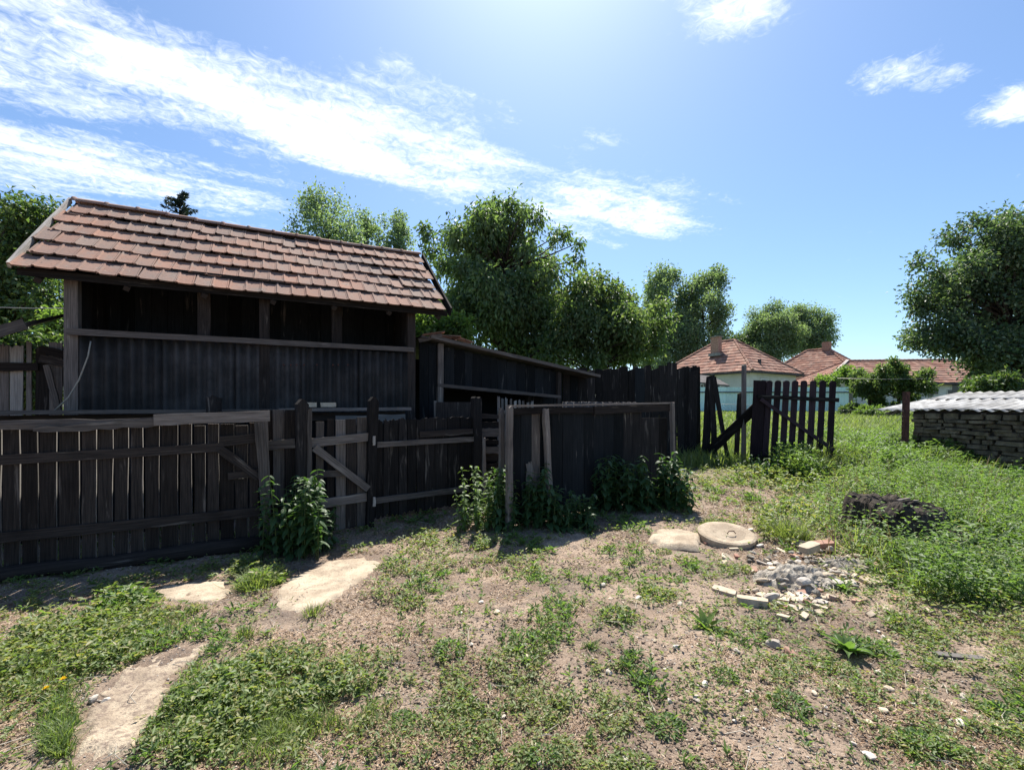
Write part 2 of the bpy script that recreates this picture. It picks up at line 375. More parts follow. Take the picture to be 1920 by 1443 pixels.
# soil
m, t = newmat('soil'); pos = t.n('ShaderNodeNewGeometry').outputs['Position']; sx = t.n('ShaderNodeSeparateXYZ'); t.put(sx.inputs[0], pos)
a = t.noise(pos, 1.1, 6, .6); b = t.noise(pos, 9, 6, .7); c_ = t.noise(pos, 60, 5, .75)
c = t.mix(t.rng(a, .38, .62), (.225, .163, .122), (.435, .325, .242))
c = t.mix(t.rng(b, .45, .7, 0, .8), c, (.13, .105, .092))
c = t.mix(t.rng(t.noise(pos, .7, 4, .6), .52, .66, 0, .6), c, (.12, .10, .088))
c = t.mix(t.rng(c_, .50, .66, 0, .75), c, (.10, .08, .068))
c = t.mix(t.rng(c_, .48, .34, 0, .55), c, (.43, .36, .29))
far = t.rng(t.m('ADD', sx.outputs[1], t.m('MULTIPLY', b, 2.5)), 9.5, 12.5)
c = t.mix(far, c, t.mix(b, (.07, .10, .03), (.12, .16, .05)))
finish(t, c, .95, .1, t.m('ADD', b, t.m('MULTIPLY', c_, .8)), .9, .03); M['soil'] = m

# ------------------------------------------------------------------ ground
def axis(lo, hi, a, b, fine):
    pts = list(np.arange(a, b, fine)); s = fine; x = a
    left = []
    while x > lo: s *= 1.25; x -= s; left.append(x)
    s = fine; x = pts[-1]; right = []
    while x < hi: s *= 1.25; x += s; right.append(x)
    return np.array(left[::-1]+pts+right)
gx = axis(-900, 900, -6.5, 9, .055); gy = axis(-60, 1500, 1.2, 11, .055)
X_, Y_ = np.meshgrid(gx, gy); Z_ = gz(X_, Y_)
nx, ny = len(gx), len(gy); idx = np.arange(nx*ny).reshape(ny, nx)
q = np.stack([idx[:-1, :-1], idx[:-1, 1:], idx[1:, 1:], idx[1:, :-1]], -1).reshape(-1, 4)
go = link('ground', npmesh('ground', np.stack([X_, Y_, Z_], -1).reshape(-1, 3), [q]), M['soil'], None, True)
tag(go, 'bare brown yard soil rising gently to a meadow at the back', kind='structure')

S = Vector((.888, .459, 0)); N = Vector((-.459, .888, 0))     # along / across the tiled shed
UP = Vector((0, 0, 1))

# ------------------------------------------------------------------ tiled shed
E0 = Vector((-5.69, 5.2, 3.23)); RL = 5.2; PITCH = math.radians(39.6); RUN = 1.69
C0 = Vector((-5.473, 5.65, 0)); CW = 4.25
root = thing('wooden_shed', 'tall dark open shed with a red clay tile roof behind the fences', 'shed', (C0.x, C0.y, 0))
def sh(s, n, z): return C0+S*s+N*n+UP*z
FACE = -N
for s in (0.0, 2.1, CW): plank('post', M['grey_wood'] if s == 0 else M['brown_wood'], root, sh(s, .0, 0), sh(s, .0, 3.32), .13, .12, FACE)
for s in (0.06, CW-.02): plank('post', M['brown_wood'], root, sh(s, 2.75, 0), sh(s, 2.75, 3.25), .13, .12, FACE)
plank('wall_plate', M['brown_wood'], root, sh(-.35, .0, 3.38), sh(CW+.42, 0, 3.38), .13, .11, FACE)
plank('rail', M['grey_wood'], root, sh(-.02, -.10, 2.52), sh(CW+.03, -.10, 2.54), .075, .06, FACE, bow=.012)
# loft: recessed dark boards, two studs
for s in (1.35, 3.1): plank('stud', M['brown_wood'], root, sh(s, .12, 2.5), sh(s, .12, 3.36), .15, .07, FACE)
x = -.02
while x < CW:
    wv = random.uniform(.15, .22); plank('loft_board', M['tar_board'], root, sh(x+wv/2, 1.15, 1.0), sh(x+wv/2, 1.15, 3.75), wv-.006, .022, FACE, jit=.002); x += wv
def corrugated(name, mat, root, o, du, dv, pitch, amp, th=.006, label=None, jag=0):
    """corrugated sheet: o corner, du across the waves, dv along them"""
    L = du.length; k = max(2, int(L/pitch*8)); nrm = du.cross(dv).normalized(); V = []; b = wloc(root) if root else Vector((0, 0, 0))
    rows = 5
    for off in (0, -th):
        for r in range(rows):
            for i in range(k+1):
                e = random.uniform(-jag, 0) if r == rows-1 and jag else 0
                V.append(o+du*(i/k)+dv*(r/(rows-1)+e)+nrm*(amp*math.sin(2*math.pi*i/k*L/pitch)+off)-b)
    Fc = []; n = (k+1)*rows
    for r in range(rows-1):
        for i in range(k):
            a = r*(k+1)+i; Fc.append([a, a+1, a+k+2, a+k+1]); Fc.append([n+a, n+a+k+1, n+a+k+2, n+a+1])
    for i in range(k):
        for r in (0, rows-1):
            a = r*(k+1)+i; f = [a, a+n, a+n+1, a+1]; Fc.append(f if r == 0 else f[::-1])
    for r in range(rows-1):
        a = r*(k+1); Fc.append([a, a+k+1, a+k+1+n, a+n]); a += k; Fc.append([a, a+n, a+k+1+n, a+k+1])
    o_ = link(name, mesh(name, V, Fc), mat, root, True)
    if label: o_['label'] = label
    return o_
x = .06
for i in range(5):
    wv = .87; j = random.uniform(-.02, .02)
    corrugated('corrugated_sheet', M['tin'], root, sh(x, -.03+.012*(i % 2), .75+j), S*min(wv, CW-.06-x), UP*1.74, .125, .03); x += .84
# nail-plugs in the sheet
for px in (532, 545, 556, 570, 594, 624, 634, 652):
    c = onseg(C0-N*.07, C0-N*.07+S, px, 684); tube('bolt', M['rust'], root, [c, c-N*.02], .014, 6)
# pen front below: shelf plank and boards
plank('shelf_plank', M['grey_wood'], root, sh(-.55, -.50, 1.53), sh(2.3, -.48, 1.545), .28, .045, (0, 0, 1), jit=.01)
plank('shelf_plank', M['grey_wood'], root, sh(2.28, -.50, 1.55), sh(4.1, -.48, 1.57), .26, .045, (0, 0, 1), jit=.01)
plank('rail', M['brown_wood'], root, sh(-.5, -.40, 1.44), sh(4.05, -.40, 1.46), .12, .05, FACE)
plank('shelf_plank', M['pale_wood'], root, sh(3.0, -.66, 1.40), sh(4.0, -.62, 1.42), .13, .04, FACE, jit=.01)
x = -.5
while x < 4.1:
    wv = random.uniform(.14, .2); plank('pen_board', M['tar_board'], root, sh(x+wv/2, -.34, 0), sh(x+wv/2, -.34, 1.42), wv-.008, .022, FACE, jit=.003); x += wv
x = 0
while x < 2.7:                                                    # gable walls
    wv = .19
    for s in (.04, CW-.02):
        plank('gable_board', M['dark_wood'], root, sh(s, .1+x+wv/2, 0), sh(s, .1+x+wv/2, 3.3+.75*(1-abs(x+.1-1.39)/1.39)), wv-.004, .022, S, jit=.002)
    x += wv
x = 0
while x < CW:
    wv = .24; plank('back_board', M['dark_wood'], root, sh(x+wv/2, 2.83, 0), sh(x+wv/2, 2.83, 3.25), wv-.004, .02, FACE, jit=.002); x += wv
# roof planes, tiles
sl = (N*math.cos(PITCH)+UP*math.sin(PITCH)); rn = (UP*math.cos(PITCH)-N*math.sin(PITCH)); SLEN = RUN/math.cos(PITCH)
def roofpt(s, t, h=0): return E0+S*s+sl*t+rn*h
R0 = roofpt(0, SLEN)
mb = MB()
for s in np.arange(.15, RL, .82):
    a, b_ = roofpt(s, -.02, -.17), roofpt(s, SLEN-.03, -.17)
    mb.tube([a, b_], .045, 4); c2 = b_+N*RUN*1.0-UP*(RUN*math.tan(PITCH)); mb.tube([b_, c2], .045, 4)
mb.build('rafter', M['brown_wood'], root)
def slab(mb, pts, off):
    n = len(pts); V = list(pts)+[p+off for p in pts]; mb.add(V, [list(range(n)), list(range(n, 2*n))[::-1]]+[[i, i+n, (i+1) % n+n, (i+1) % n] for i in range(n)])
mb = MB(); slab(mb, [roofpt(0.02, 0, -.10), roofpt(RL-.02, 0, -.10), roofpt(RL-.02, SLEN, -.10), roofpt(.02, SLEN, -.10)], -rn*.02)
bk = [roofpt(0, SLEN, -.02), roofpt(RL, SLEN, -.02)]; dn = N*RUN-UP*(RUN*math.tan(PITCH))
slab(mb, [bk[0], bk[1], bk[1]+dn, bk[0]+dn], -UP*.03); mb.build('roof_deck', M['dark_wood'], root)
# verge boards
plank('verge_board', M['pale_wood'], root, roofpt(-.05, -.03, -.0), roofpt(-.05, SLEN+.02, -.0), .075, .03, S, label if False else 'flat')
plank('verge_board', M['dark_wood'], root, roofpt(RL+.05, -.03, -.03), roofpt(RL+.05, SLEN+.02, -.03), .14, .03, S)
plank('fascia', M['dark_wood'], root, roofpt(-.02, .03, -.10), roofpt(RL+.02, .03, -.10), .09, .025, FACE)
# one tile mesh: pan with a side roll and a centre rib, lower lip
def tile_mesh():
    wv, ln, th = .214, .43, .016
    prof = [(-.107, .010), (-.094, .020), (-.078, .019), (-.070, .007), (-.03, .006), (0, .005), (.03, .005), (.085, .006), (.096, .012), (.107, .011)]
    V = []
    for yy, dz in ((0, .012), (.03, .006), (ln, 0)):
        for (a, z) in prof: V.append((a, yy, z+dz))
    k = len(prof); b0 = len(V)
    for yy, dz in ((0, .012), (ln, 0)):
        for (a, z) in prof: V.append((a, yy, z+dz-th))
    Fc = []
    for r in range(2):
        for i in range(k-1): a = r*k+i; Fc.append([a, a+1, a+k+1, a+k])
    for i in range(k-1): Fc.append([i, b0+i, b0+i+1, i+1]); Fc.append([b0+i, b0+k+i, b0+k+i+1, b0+i+1])
    Fc.append([0, k, 2*k, b0+k, b0]); Fc.append([k-1, b0+k-1, b0+2*k-1, 3*k-1, 2*k-1])
    me = mesh('tile', V, Fc); me.materials.append(M['clay_tile']); return me
TM = tile_mesh(); ROWS = 6; EXP = SLEN/ROWS
rot = Matrix((S, sl, rn)).transposed()
for r in range(ROWS):
    nt = 27; stepw = RL/nt; offs = (r % 2)*stepw*.5
    for i in range(-1 if r % 2 else 0, nt):
        s = (i+.5)*stepw + (offs-.05 if i < nt-1 or not r % 2 else .0)
        if i < 0: s = .10
        if s > RL-.06: continue
        slip = -random.uniform(.03, .09) if random.random() < .035 else 0
        o = bpy.data.objects.new('tile', TM); COL.objects.link(o); o.parent = root
        sag = -.025*math.sin(math.pi*s/RL)+.012*math.sin(s*2.1+r)
        J = Matrix.Rotation(random.gauss(0, .012), 3, 'Z') @ Matrix.Rotation(random.gauss(-.075, .014), 3, 'X') @ Matrix.Rotation(random.gauss(0, .015), 3, 'Y')
        o.matrix_local = Matrix.Translation(roofpt(s, r*EXP-.05+slip+random.gauss(0, .010), .012+sag-(.014 if i < 0 else 0))-wloc(root)) @ (rot @ J).to_4x4() @ Matrix.Diagonal((stepw/.214, 1, 1, 1))
# ridge caps
def cap_mesh():
    V, Fc = [], []; n = 7
    for (xx, rr) in ((0, .105), (.04, .105), (.05, .088), (.40, .082)):
        for k in range(n):
            a = math.pi*(k/(n-1)); V.append((xx, rr*math.cos(a), rr*.8*math.sin(a)))
    for i in range(3):
        for k in range(n-1): a = i*n+k; Fc.append([a, a+1, a+n+1, a+n])
    o = len(V); V += [(v[0], v[1]*.85, v[2]*.85) for v in V]
    Fc += [[i+o for i in f[::-1]] for f in Fc]
    for k in range(n-1): Fc.append([k, k+o, k+o+1, k+1])
    me = mesh('ridge_cap', V, Fc); me.materials.append(M['clay_tile']); me.shade_smooth(); return me
CM = cap_mesh(); rz = Matrix((S, N, UP)).transposed()
for i in range(14):
    o = bpy.data.objects.new('ridge_cap', CM); COL.objects.link(o); o.parent = root
    s = -.02+i*.372
    o.matrix_local = Matrix.Translation(roofpt(s, SLEN+.015, -.02-.025*math.sin(math.pi*s/RL)+random.gauss(0, .006))-wloc(root)) @ (rz @ Matrix.Rotation(random.gauss(-.02, .015), 3, 'Y')).to_4x4()

# bricks lying on the shelf
def rough_box(sx, sy, sz, j=.1, name='brick'):
    V = []
    for z in (-1, 1):
        for (a, b) in ((-1, -.7), (-.7, -1), (.7, -1), (1, -.7), (1, .7), (.7, 1), (-.7, 1), (-1, .7)):
            V.append((sx/2*(a if abs(a) < 1 else a*(1-random.uniform(0, j))), sy/2*(b if abs(b) < 1 else b*(1-random.uniform(0, j))), sz/2*z*(1-random.uniform(0, j))))
    Fc = [list(range(8))[::-1], list(range(8, 16))]+[[i, (i+1) % 8, (i+1) % 8+8, i+8] for i in range(8)]
    return mesh(name, V, Fc)
for (s, ang, lb) in ((2.66, .5, 'left of two pale bricks lying on the shed shelf'), (2.92, .3, 'right of two pale bricks lying on the shed shelf')):
    me = rough_box(.21, .11, .065, .08); o = link('brick', me, M['buff_brick'])
    o.location = sh(s, -.50, 1.57+.022+.034); o.rotation_euler = (0, 0, ang); tag(o, lb, 'brick', 'bricks on the shed shelf')
# rope hanging at the left corner
pts = [Vector(P(170, 640, 5.6)), P(165, 668, 5.55), P(148, 712, 5.5), P(128, 745, 5.45), P(97, 774, 5.35)]
tag(tube('rope', M['rope'], None, pts, .009, 5), 'pale rope slung down from the left corner of the shed', 'rope')
tag(tube('overhead_cable', M['wire'], None, [P(-80, 574, 9), P(-10, 576, 9), P(60, 578, 9), P(134, 578, 8.2)], .008, 5), 'thin pale cable running left from the shed corner', 'cable')

# ------------------------------------------------------------------ plank lean-to left of the shed
A, B = (-7.2, 5.15), (-5.62, 6.0)
root = thing('plank_lean_to', 'small grey plank lean-to with a sagging roof at the left edge', 'lean-to', (A[0], A[1], 0))
fc = Vector((.47, -.88, 0))
edges = [-60, -30, -2, 18, 44, 66, 92, 118, 134]; tops = [640, 640, 645, 648, 640, 650, 640, 652]
for i in range(len(edges)-1):
    a = onseg(A, B, edges[i], tops[i]); b_ = onseg(A, B, edges[i+1], tops[i]); c = (a+b_)/2
    plank('board', M['pale_wood'] if i == 3 else M['brown_wood'] if i % 2 else M['grey_wood'], root, Vector((c.x, c.y, 0)), c, V2(b_-a).length-.008-(.05 if i == 4 else 0), .025, fc, 'jag', jit=.006)
for (x0, y0, x1, y1) in ((-60, 688, 75, 688), (78, 655, 134, 668), (78, 672, 134, 684)):
    plank('rail', M['brown_wood'], root, onseg(A, B, x0, y0)+fc*.05, onseg(A, B, x1, y1)+fc*.05, .10, .035, fc)
plank('brace', M['grey_wood'], root, onseg(A, B, 92, 685)+fc*.08, onseg(A, B, 116, 775)+fc*.08, .06, .03, fc)
a, b_ = onseg(A, B, -80, 655)+fc*.35, onseg(A, B, 74, 612)+fc*.35; back = -fc*1.3+UP*.35
mb = MB(); slab(mb, [a, b_, b_+back, a+back], -UP*.05); mb.build('roof_sheet', M['dark_roof'], root)
plank('roof_edge', M['grey_wood'], root, a+fc*.03-UP*.03, b_+fc*.03-UP*.03, .13, .03, fc)

# ------------------------------------------------------------------ front left fence
A, B = (-4.68, 4.15), (-2.77, 5.17); fd = Vector((B[0]-A[0], B[1]-A[1], 0)).normalized(); fc = Vector((fd.y, -fd.x, 0))
root = thing('board_fence', 'dark board fence with a weathered grey top rail in the left foreground', 'fence', (A[0], A[1], 0))
edges = [-420, -330, -250, -180, -120, -80, -38, 5, 40, 74, 109, 152, 183, 213, 243, 271, 300, 336, 362, 388, 412, 440, 466, 486]
for i in range(len(edges)-1):
    a = onseg(A, B, edges[i], 800); b_ = onseg(A, B, edges[i+1], 800); c = (a+b_)/2; wv = (b_-a).length
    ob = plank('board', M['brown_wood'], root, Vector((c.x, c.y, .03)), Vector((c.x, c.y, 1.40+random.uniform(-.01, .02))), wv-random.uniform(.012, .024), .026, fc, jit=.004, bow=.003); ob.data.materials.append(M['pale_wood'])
    for f_ in ob.data.polygons[2:]: f_.material_index = 1  # pale side faces imitate sunlight caught in the gaps between boards
def along(px): return onseg(A, B, px)
def fpt(px, z, off): p = along(px); return Vector((p.x, p.y, z))+fc*off
plank('top_rail', M['grey_wood'], root, fpt(-420, 1.40, .045), fpt(305, 1.45, .045), .085, .05, fc, jit=.012, seg=14, bow=.015)
plank('top_rail', M['grey_wood'], root, fpt(292, 1.465, .075), fpt(506, 1.495, .06), .115, .06, fc, jit=.005, seg=8)
plank('rail', M['grey_wood'], root, fpt(70, 1.385, .075), fpt(300, 1.44, .08), .05, .02, fc, jit=.014, seg=10, w1=.09)
plank('rail', M['brown_wood'], root, fpt(-420, 1.08, .03), fpt(420, 1.16, .03), .09, .03, fc, jit=.004)
plank('rail', M['brown_wood'], root, fpt(-420, .40, .03), fpt(488, .42, .03), .10, .03, fc, jit=.004)
plank('rail', M['brown_wood'], root, fpt(412, 1.22, .03), fpt(484, 1.25, .03), .11, .03, fc)
plank('rail', M['brown_wood'], root, fpt(428, .84, .03), fpt(484, .86, .03), .08, .03, fc)
plank('brace', M['brown_wood'], root, fpt(414, 1.14, .055), fpt(486, .80, .055), .085, .025, fc)
plank('post', M['grey_wood'], root, fpt(503, .02, .05), fpt(490, 1.43, .05), .07, .08, fc, w1=.135, jit=.006, seg=8)
tube('bottom_log', M['brown_wood'], root, [fpt(p, .075+.012*math.sin(p*.02), .075) for p in (-420, -250, -100, 0, 100, 200, 300, 400, 505)], [.07, .075, .07, .075, .065, .07, .075, .08, .085], 9, .06)
for px in (450, 455.5): o = plank('pale_patch', M['pale_wood'], root, fpt(px, .80, .0165), fpt(px, .86, .0165), .022, .006, fc)  # two small pale strips set on the board face
# posts standing behind it
def post(name, label, px, D, ytop, ybase, w, mat, top='point', group=None, lean=0):
    a = P(px+lean, ybase, D); a.z = float(gz(a.x, a.y))-.1; b_ = P(px, ytop, D)
    o = tag(plank(name, mat, None, a, b_, w, w*.9, (.45, -.89, 0), top, jit=.006, seg=7), label, 'post', group); return o
post('fence_post', 'stubby worn post top showing above the left fence rail', 402, 5.6, 742, 1000, .15, M['dark_wood'], 'jag')

# ------------------------------------------------------------------ gate line
G2, G3, G4 = (-2.50, 5.42), (-1.86, 5.95), (-.47, 6.95)
gd = (V2(G3)-V2(G2)).normalized(); gf = Vector((gd.y, -gd.x, 0))
root = thing('gate_post', 'thick dark gate post with a stump beside it at the hinge side', 'post', (G2[0], G2[1], 0))
a = onseg(G2, G3, 566, 748); plank('shaft', M['dark_wood'], root, Vector((a.x, a.y, -.1)), a, .135, .13, gf, 'point', jit=.006, seg=8)
a = onseg(G2, G3, 577, 765)+gf*.05; plank('side_batten', M['grey_wood'], root, Vector((a.x, a.y, .5)), a, .045, .06, gf, 'jag', jit=.006)
A, B = (-2.95, 5.30), G2
root = thing('plank_fence', 'short grey panel between the front fence and the gate post', 'fence', (-2.75, 5.35, 0))
e = [488, 511, 534, 556]
for i in range(3):
    a, b_ = onseg(A, B, e[i], 768), onseg(A, B, e[i+1], 768); c = (a+b_)/2
    plank('board', M['grey_wood'] if i == 1 else M['brown_wood'], root, Vector((c.x, c.y, 0)), c, V2(b_-a).length-.008, .025, gf)
plank('rail', M['grey_wood'], root, onseg(A, B, 500, 834)+gf*.035, onseg(A, B, 552, 830)+gf*.035, .11, .03, gf)
plank('rail', M['brown_wood'], root, onseg(A, B, 500, 950)+gf*.035, onseg(A, B, 552, 940)+gf*.035, .09, .03, gf)

root = thing('plank_gate', 'left gate leaf of grey upright planks with a diagonal brace', 'gate', (G2[0], G2[1], 0))
e = [584, 589, 610, 629, 648, 668, 690]; tp = [790, 790, 786, 787, 785, 782]
for i in range(1, 6):
    a, b_ = onseg(G2, G3, e[i], tp[i]), onseg(G2, G3, e[i+1], tp[i]); c = (a+b_)/2
    plank('board', M['grey_wood'] if i % 2 else M['brown_wood'], root, Vector((c.x, c.y, .06)), c, (b_-a).length-.012-(.03 if i < 3 else 0), .025, gf, jit=.004)
for (y0, y1, wv) in ((830, 818, .105), (946, 930, .105), (889, 885, .08)):
    x1 = 690 if y0 != 889 else 645
    plank('rail', M['grey_wood'], root, onseg(G2, G3, 582, y0)+gf*.035, onseg(G2, G3, x1, y1)+gf*.035, wv, .035, gf, jit=.004)
plank('brace', M['grey_wood'], root, onseg(G2, G3, 586, 838)+gf*.07, onseg(G2, G3, 686, 915)+gf*.07, .085, .03, gf)
root = thing('gate_post', 'pointed dark post in the middle between the two gate leaves', 'post', (G3[0], G3[1], 0))
a = onseg(G3, G4, 697, 744); b_ = onseg(G3, G4, 690, 985); plank('shaft', M['dark_wood'], root, Vector((b_.x, b_.y, -.1))+gf*.04, a+gf*.04, .095, .09, gf, 'point', w1=.12, jit=.006, seg=8)
for yy in (825, 938):
    a = onseg(G3, G4, 696, yy)+gf*.095; plank('latch', M['pale_wood'], root, a-UP*.06, a+UP*.06, .03, .02, gf)
gd = (V2(G4)-V2(G3)).normalized(); gf = Vector((gd.y, -gd.x, 0))
root = thing('plank_gate', 'right gate leaf of dark planks with a ragged top edge', 'gate', (G3[0], G3[1], 0))
e = [700, 718, 730, 747, 763, 780, 796, 815, 838, 862, 884]
for i in range(len(e)-1):
    yt = 786-i*.6; a, b_ = onseg(G3, G4, e[i], yt), onseg(G3, G4, e[i+1], yt); c = (a+b_)/2
    plank('board', M['dark_wood'], root, Vector((c.x, c.y, float(gbase(c.y))+.07)), c, (b_-a).length-.009, .025, gf, 'jag', 'jag', jit=.004)
plank('rail', M['grey_wood'], root, onseg(G3, G4, 702, 833)+gf*.035, onseg(G3, G4, 897, 822)+gf*.035, .07, .035, gf, jit=.004)
plank('rail', M['brown_wood'], root, onseg(G3, G4, 785, 814)+gf*.035, onseg(G3, G4, 884, 808)+gf*.035, .08, .03, gf, jit=.006)
plank('rail', M['grey_wood'], root, onseg(G3, G4, 698, 938)+gf*.035, onseg(G3, G4, 875, 915)+gf*.035, .075, .035, gf, jit=.004)
root = thing('gate_post', 'dark post with pale torn edge at the right end of the gate', 'post', (G4[0], G4[1], 0))
a = onseg(G3, G4, 893, 744); plank('shaft', M['dark_wood'], root, Vector((a.x, a.y, 0)), a, .135, .12, gf, 'jag', jit=.006, seg=8)
a = onseg(G3, G4, 903, 818)+gf*.05; plank('side_batten', M['grey_wood'], root, Vector((a.x, a.y, .1)), a, .05, .06, gf, 'jag', jit=.01)
# stacked boards closing the gap
A, B = (-.55, 7.0), (.1, 7.3)
root = thing('board_stack', 'ladder of short horizontal boards closing the gap beside the gate post', 'boards', (-.2, 7.1, 0))
for k, yy in enumerate((780, 795, 812, 828, 842, 857, 872, 888)):
    plank('board', M['grey_wood'] if k in (2, 4) else M['brown_wood'], root, onseg(A, B, 902, yy+random.uniform(-2, 2))-gf*.03*(k % 2), onseg(A, B, 940, yy+random.uniform(-2, 2))-gf*.03*(k % 2), .075+.03*(k % 3), .03, gf, jit=.008)

# ------------------------------------------------------------------ dark panel fence right of the gate
A, B = (-.11, 5.75), (2.68, 7.65); pd = (V2(B)-V2(A)).normalized(); pf = Vector((pd.y, -pd.x, 0))
root = thing('board_fence', 'black board fence panel with nettles at its foot right of the gate', 'fence', (A[0], A[1], 0))
e = [952, 976, 996, 1012, 1034, 1054, 1073, 1094, 1112, 1132, 1150, 1168, 1186, 1202, 1218, 1234, 1250]
for i in range(len(e)-1):
    yt = 772-(i > 8)*3+(14 if i > 12 else 0); a, b_ = onseg(A, B, e[i], yt), onseg(A, B, e[i+1], yt); c = (a+b_)/2
    plank('board', M['grey_wood'] if i == 2 else M['tar_board'] if i < 11 else M['dark_wood'], root, Vector((c.x, c.y, float(gbase(c.y))+.04)), c, (b_-a).length-(.003 if i not in (3, 7) else .009), .022, pf, jit=.0015)
plank('top_rail', M['brown_wood'], root, onseg(A, B, 950, 771)+pf*.035, onseg(A, B, 1108, 768)+pf*.035, .085, .04, pf, jit=.004)
plank('top_rail', M['brown_wood'], root, onseg(A, B, 1110, 769)+pf*.035, onseg(A, B, 1256, 763)+pf*.035, .12, .04, pf, jit=.004)
plank('top_strip', M['grey_wood'], root, onseg(A, B, 950, 762)+pf*.02, onseg(A, B, 1258, 755)+pf*.02, .09, .025, UP, jit=.004, seg=10)
def ppost(px, yt, wv, mat, lean=0, off=.07):
    a = onseg(A, B, px, yt)+pf*off; b_ = onseg(A, B, px+lean)+pf*off; plank('post', mat, root, b_-UP*.1, a, wv, .06, pf, 'jag', jit=.005, seg=8)
ppost(949, 762, .075, M['grey_wood']); ppost(1016, 764, .075, M['grey_wood'], 12); ppost(1253, 755, .06, M['grey_wood'], 4)
a = onseg(A, B, 990, 905)+pf*.03; plank('bark_patch', M['pale_wood'], root, a-UP*.2, a+UP*.28, .13, .012, pf, 'jag', 'jag', jit=.02, w1=.08)
# post-side stake pair
A2, B2 = (-.22, 6.0), (-.02, 6.14)
root = thing('stake', 'grey weathered stake beside the left end of the black fence panel', 'stake', (-.2, 6.1, 0))
a = onseg(A2, B2, 940, 765); plank('shaft', M['grey_wood'], root, Vector((a.x, a.y, .0)), a, .06, .05, pf, 'jag', jit=.008)

# ------------------------------------------------------------------ low lean-to shed behind the gate
A, B = (-1.72, 7.9), (1.25, 9.55); ld = (V2(B)-V2(A)).normalized(); lf = Vector((ld.y, -ld.x, 0))
root = thing('lean_to_shed', 'low black shed with one roof slope falling to the right', 'shed', (A[0], A[1], 0))
def roofy(px): return 634+(px-790)*(706-634)/(1110-790)
px = 786
while px < 1048:
    wv = random.uniform(14, 20); e1 = min(px+wv, 1050)
    a, b_ = onseg(A, B, px, roofy((px+e1)/2)+6), onseg(A, B, e1, roofy((px+e1)/2)+6); c = (a+b_)/2
    if 822 < px: lo = onseg(A, B, (px+e1)/2, 728+ (px-822)*.08).z
    else: lo = 0
    plank('board', M['tar_board'], root, Vector((c.x, c.y, lo)), c, (b_-a).length-.005, .022, lf, jit=.002); px = e1
plank('post', M['grey_wood'], root, Vector((*onseg(A, B, 821).xy, 0))+lf*.05, onseg(A, B, 824, 645)+lf*.05, .10, .06, lf, jit=.006)
plank('post', M['brown_wood'], root, Vector((*onseg(A, B, 1046).xy, 0))+lf*.05, onseg(A, B, 1045, 698)+lf*.05, .08, .06, lf)
plank('beam', M['grey_wood'], root, onseg(A, B, 818, 722)+lf*.06, onseg(A, B, 1048, 744)+lf*.06, .06, .05, lf, jit=.004)
plank('roof_edge', M['grey_wood'], root, onseg(A, B, 800, 634)+lf*.22, onseg(A, B, 1112, 706)+lf*.22, .06, .05, lf, jit=.006, seg=9)
a, b_ = onseg(A, B, 784, 631)+lf*.18, onseg(A, B, 1114, 705)+lf*.18
mb = MB(); slab(mb, [a, b_, b_-lf*2.8, a-lf*2.8], -UP*.035); mb.build('roof_sheet', M['dark_roof'], root)
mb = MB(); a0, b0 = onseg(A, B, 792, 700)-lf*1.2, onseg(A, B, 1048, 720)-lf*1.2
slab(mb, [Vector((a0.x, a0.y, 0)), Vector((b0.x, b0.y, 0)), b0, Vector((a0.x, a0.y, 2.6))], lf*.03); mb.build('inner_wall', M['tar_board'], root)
plank('short_rafter', M['grey_wood'], root, onseg(A, B, 782, 640)+lf*.1, onseg(A, B, 820, 632)+lf*.24, .07, .05, lf)
# loose tiles on its roof
troot = thing('tile_heap', 'heap of old red tiles left on the roof behind the black shed', 'tiles', onseg(A, B, 870, 640)-lf*.9)
for k in range(9):
    o = bpy.data.objects.new('tile', TM); COL.objects.link(o); o.parent = troot
    o.matrix_local = Matrix.Translation(ld*random.uniform(-.5, .7)+UP*random.uniform(.05, .22)-lf*random.uniform(-.1, .2)) @ Matrix.Rotation(random.uniform(0, 6), 4, 'Z') @ Matrix.Rotation(random.uniform(-.5, .5), 4, 'X')
# odds and ends in the pen
A3, B3 = (-1.35, 7.55), (-.5, 7.75)
root = thing('sheet_panel', 'flat grey sheet leaning behind the right gate leaf', 'panel', (-1, 7.6, 0))
a, b_ = onseg(A3, B3, 815, 751), onseg(A3, B3, 888, 756); c = (a+b_)/2
plank('sheet', M['brown_wood'], root, Vector((c.x, c.y, .1)), c, .63, .02, lf, jit=.002); plank('frame', M['grey_wood'], root, Vector((a.x, a.y, .1))+lf*.03, a+lf*.03, .04, .03, lf)
A3, B3 = (-.25, 8.1), (.55, 8.4)
root = thing('picket_hurdle', 'small hurdle of narrow pale pickets behind the black fence panel', 'hurdle', (0, 8.2, 0))
for k, px in enumerate((935, 942, 949, 958, 966, 974, 981, 990, 998)):
    a = onseg(A3, B3, px, 744+k*1.2+random.uniform(-2, 2)); plank('picket', M['pale_wood'] if k % 3 else M['grey_wood'], root, Vector((a.x, a.y, .15)), a, .045, .02, lf, 'jag')
plank('rail', M['grey_wood'], root, onseg(A3, B3, 932, 772)+lf*.03, onseg(A3, B3, 1004, 774)+lf*.03, .06, .025, lf)
o = thing('corrugated_screen', 'grey corrugated sheet with a wavy top edge standing behind the black fence', 'sheet', (1.6, 8.6, 0))
a = P(1055, 752, 8.4); b_ = P(1192, 756, 9.2)
corrugated('sheet', M['dark_roof'], o, Vector((a.x, a.y, .25)), V2(b_-a), UP*(a.z-.25), .17, .03, jag=.02)

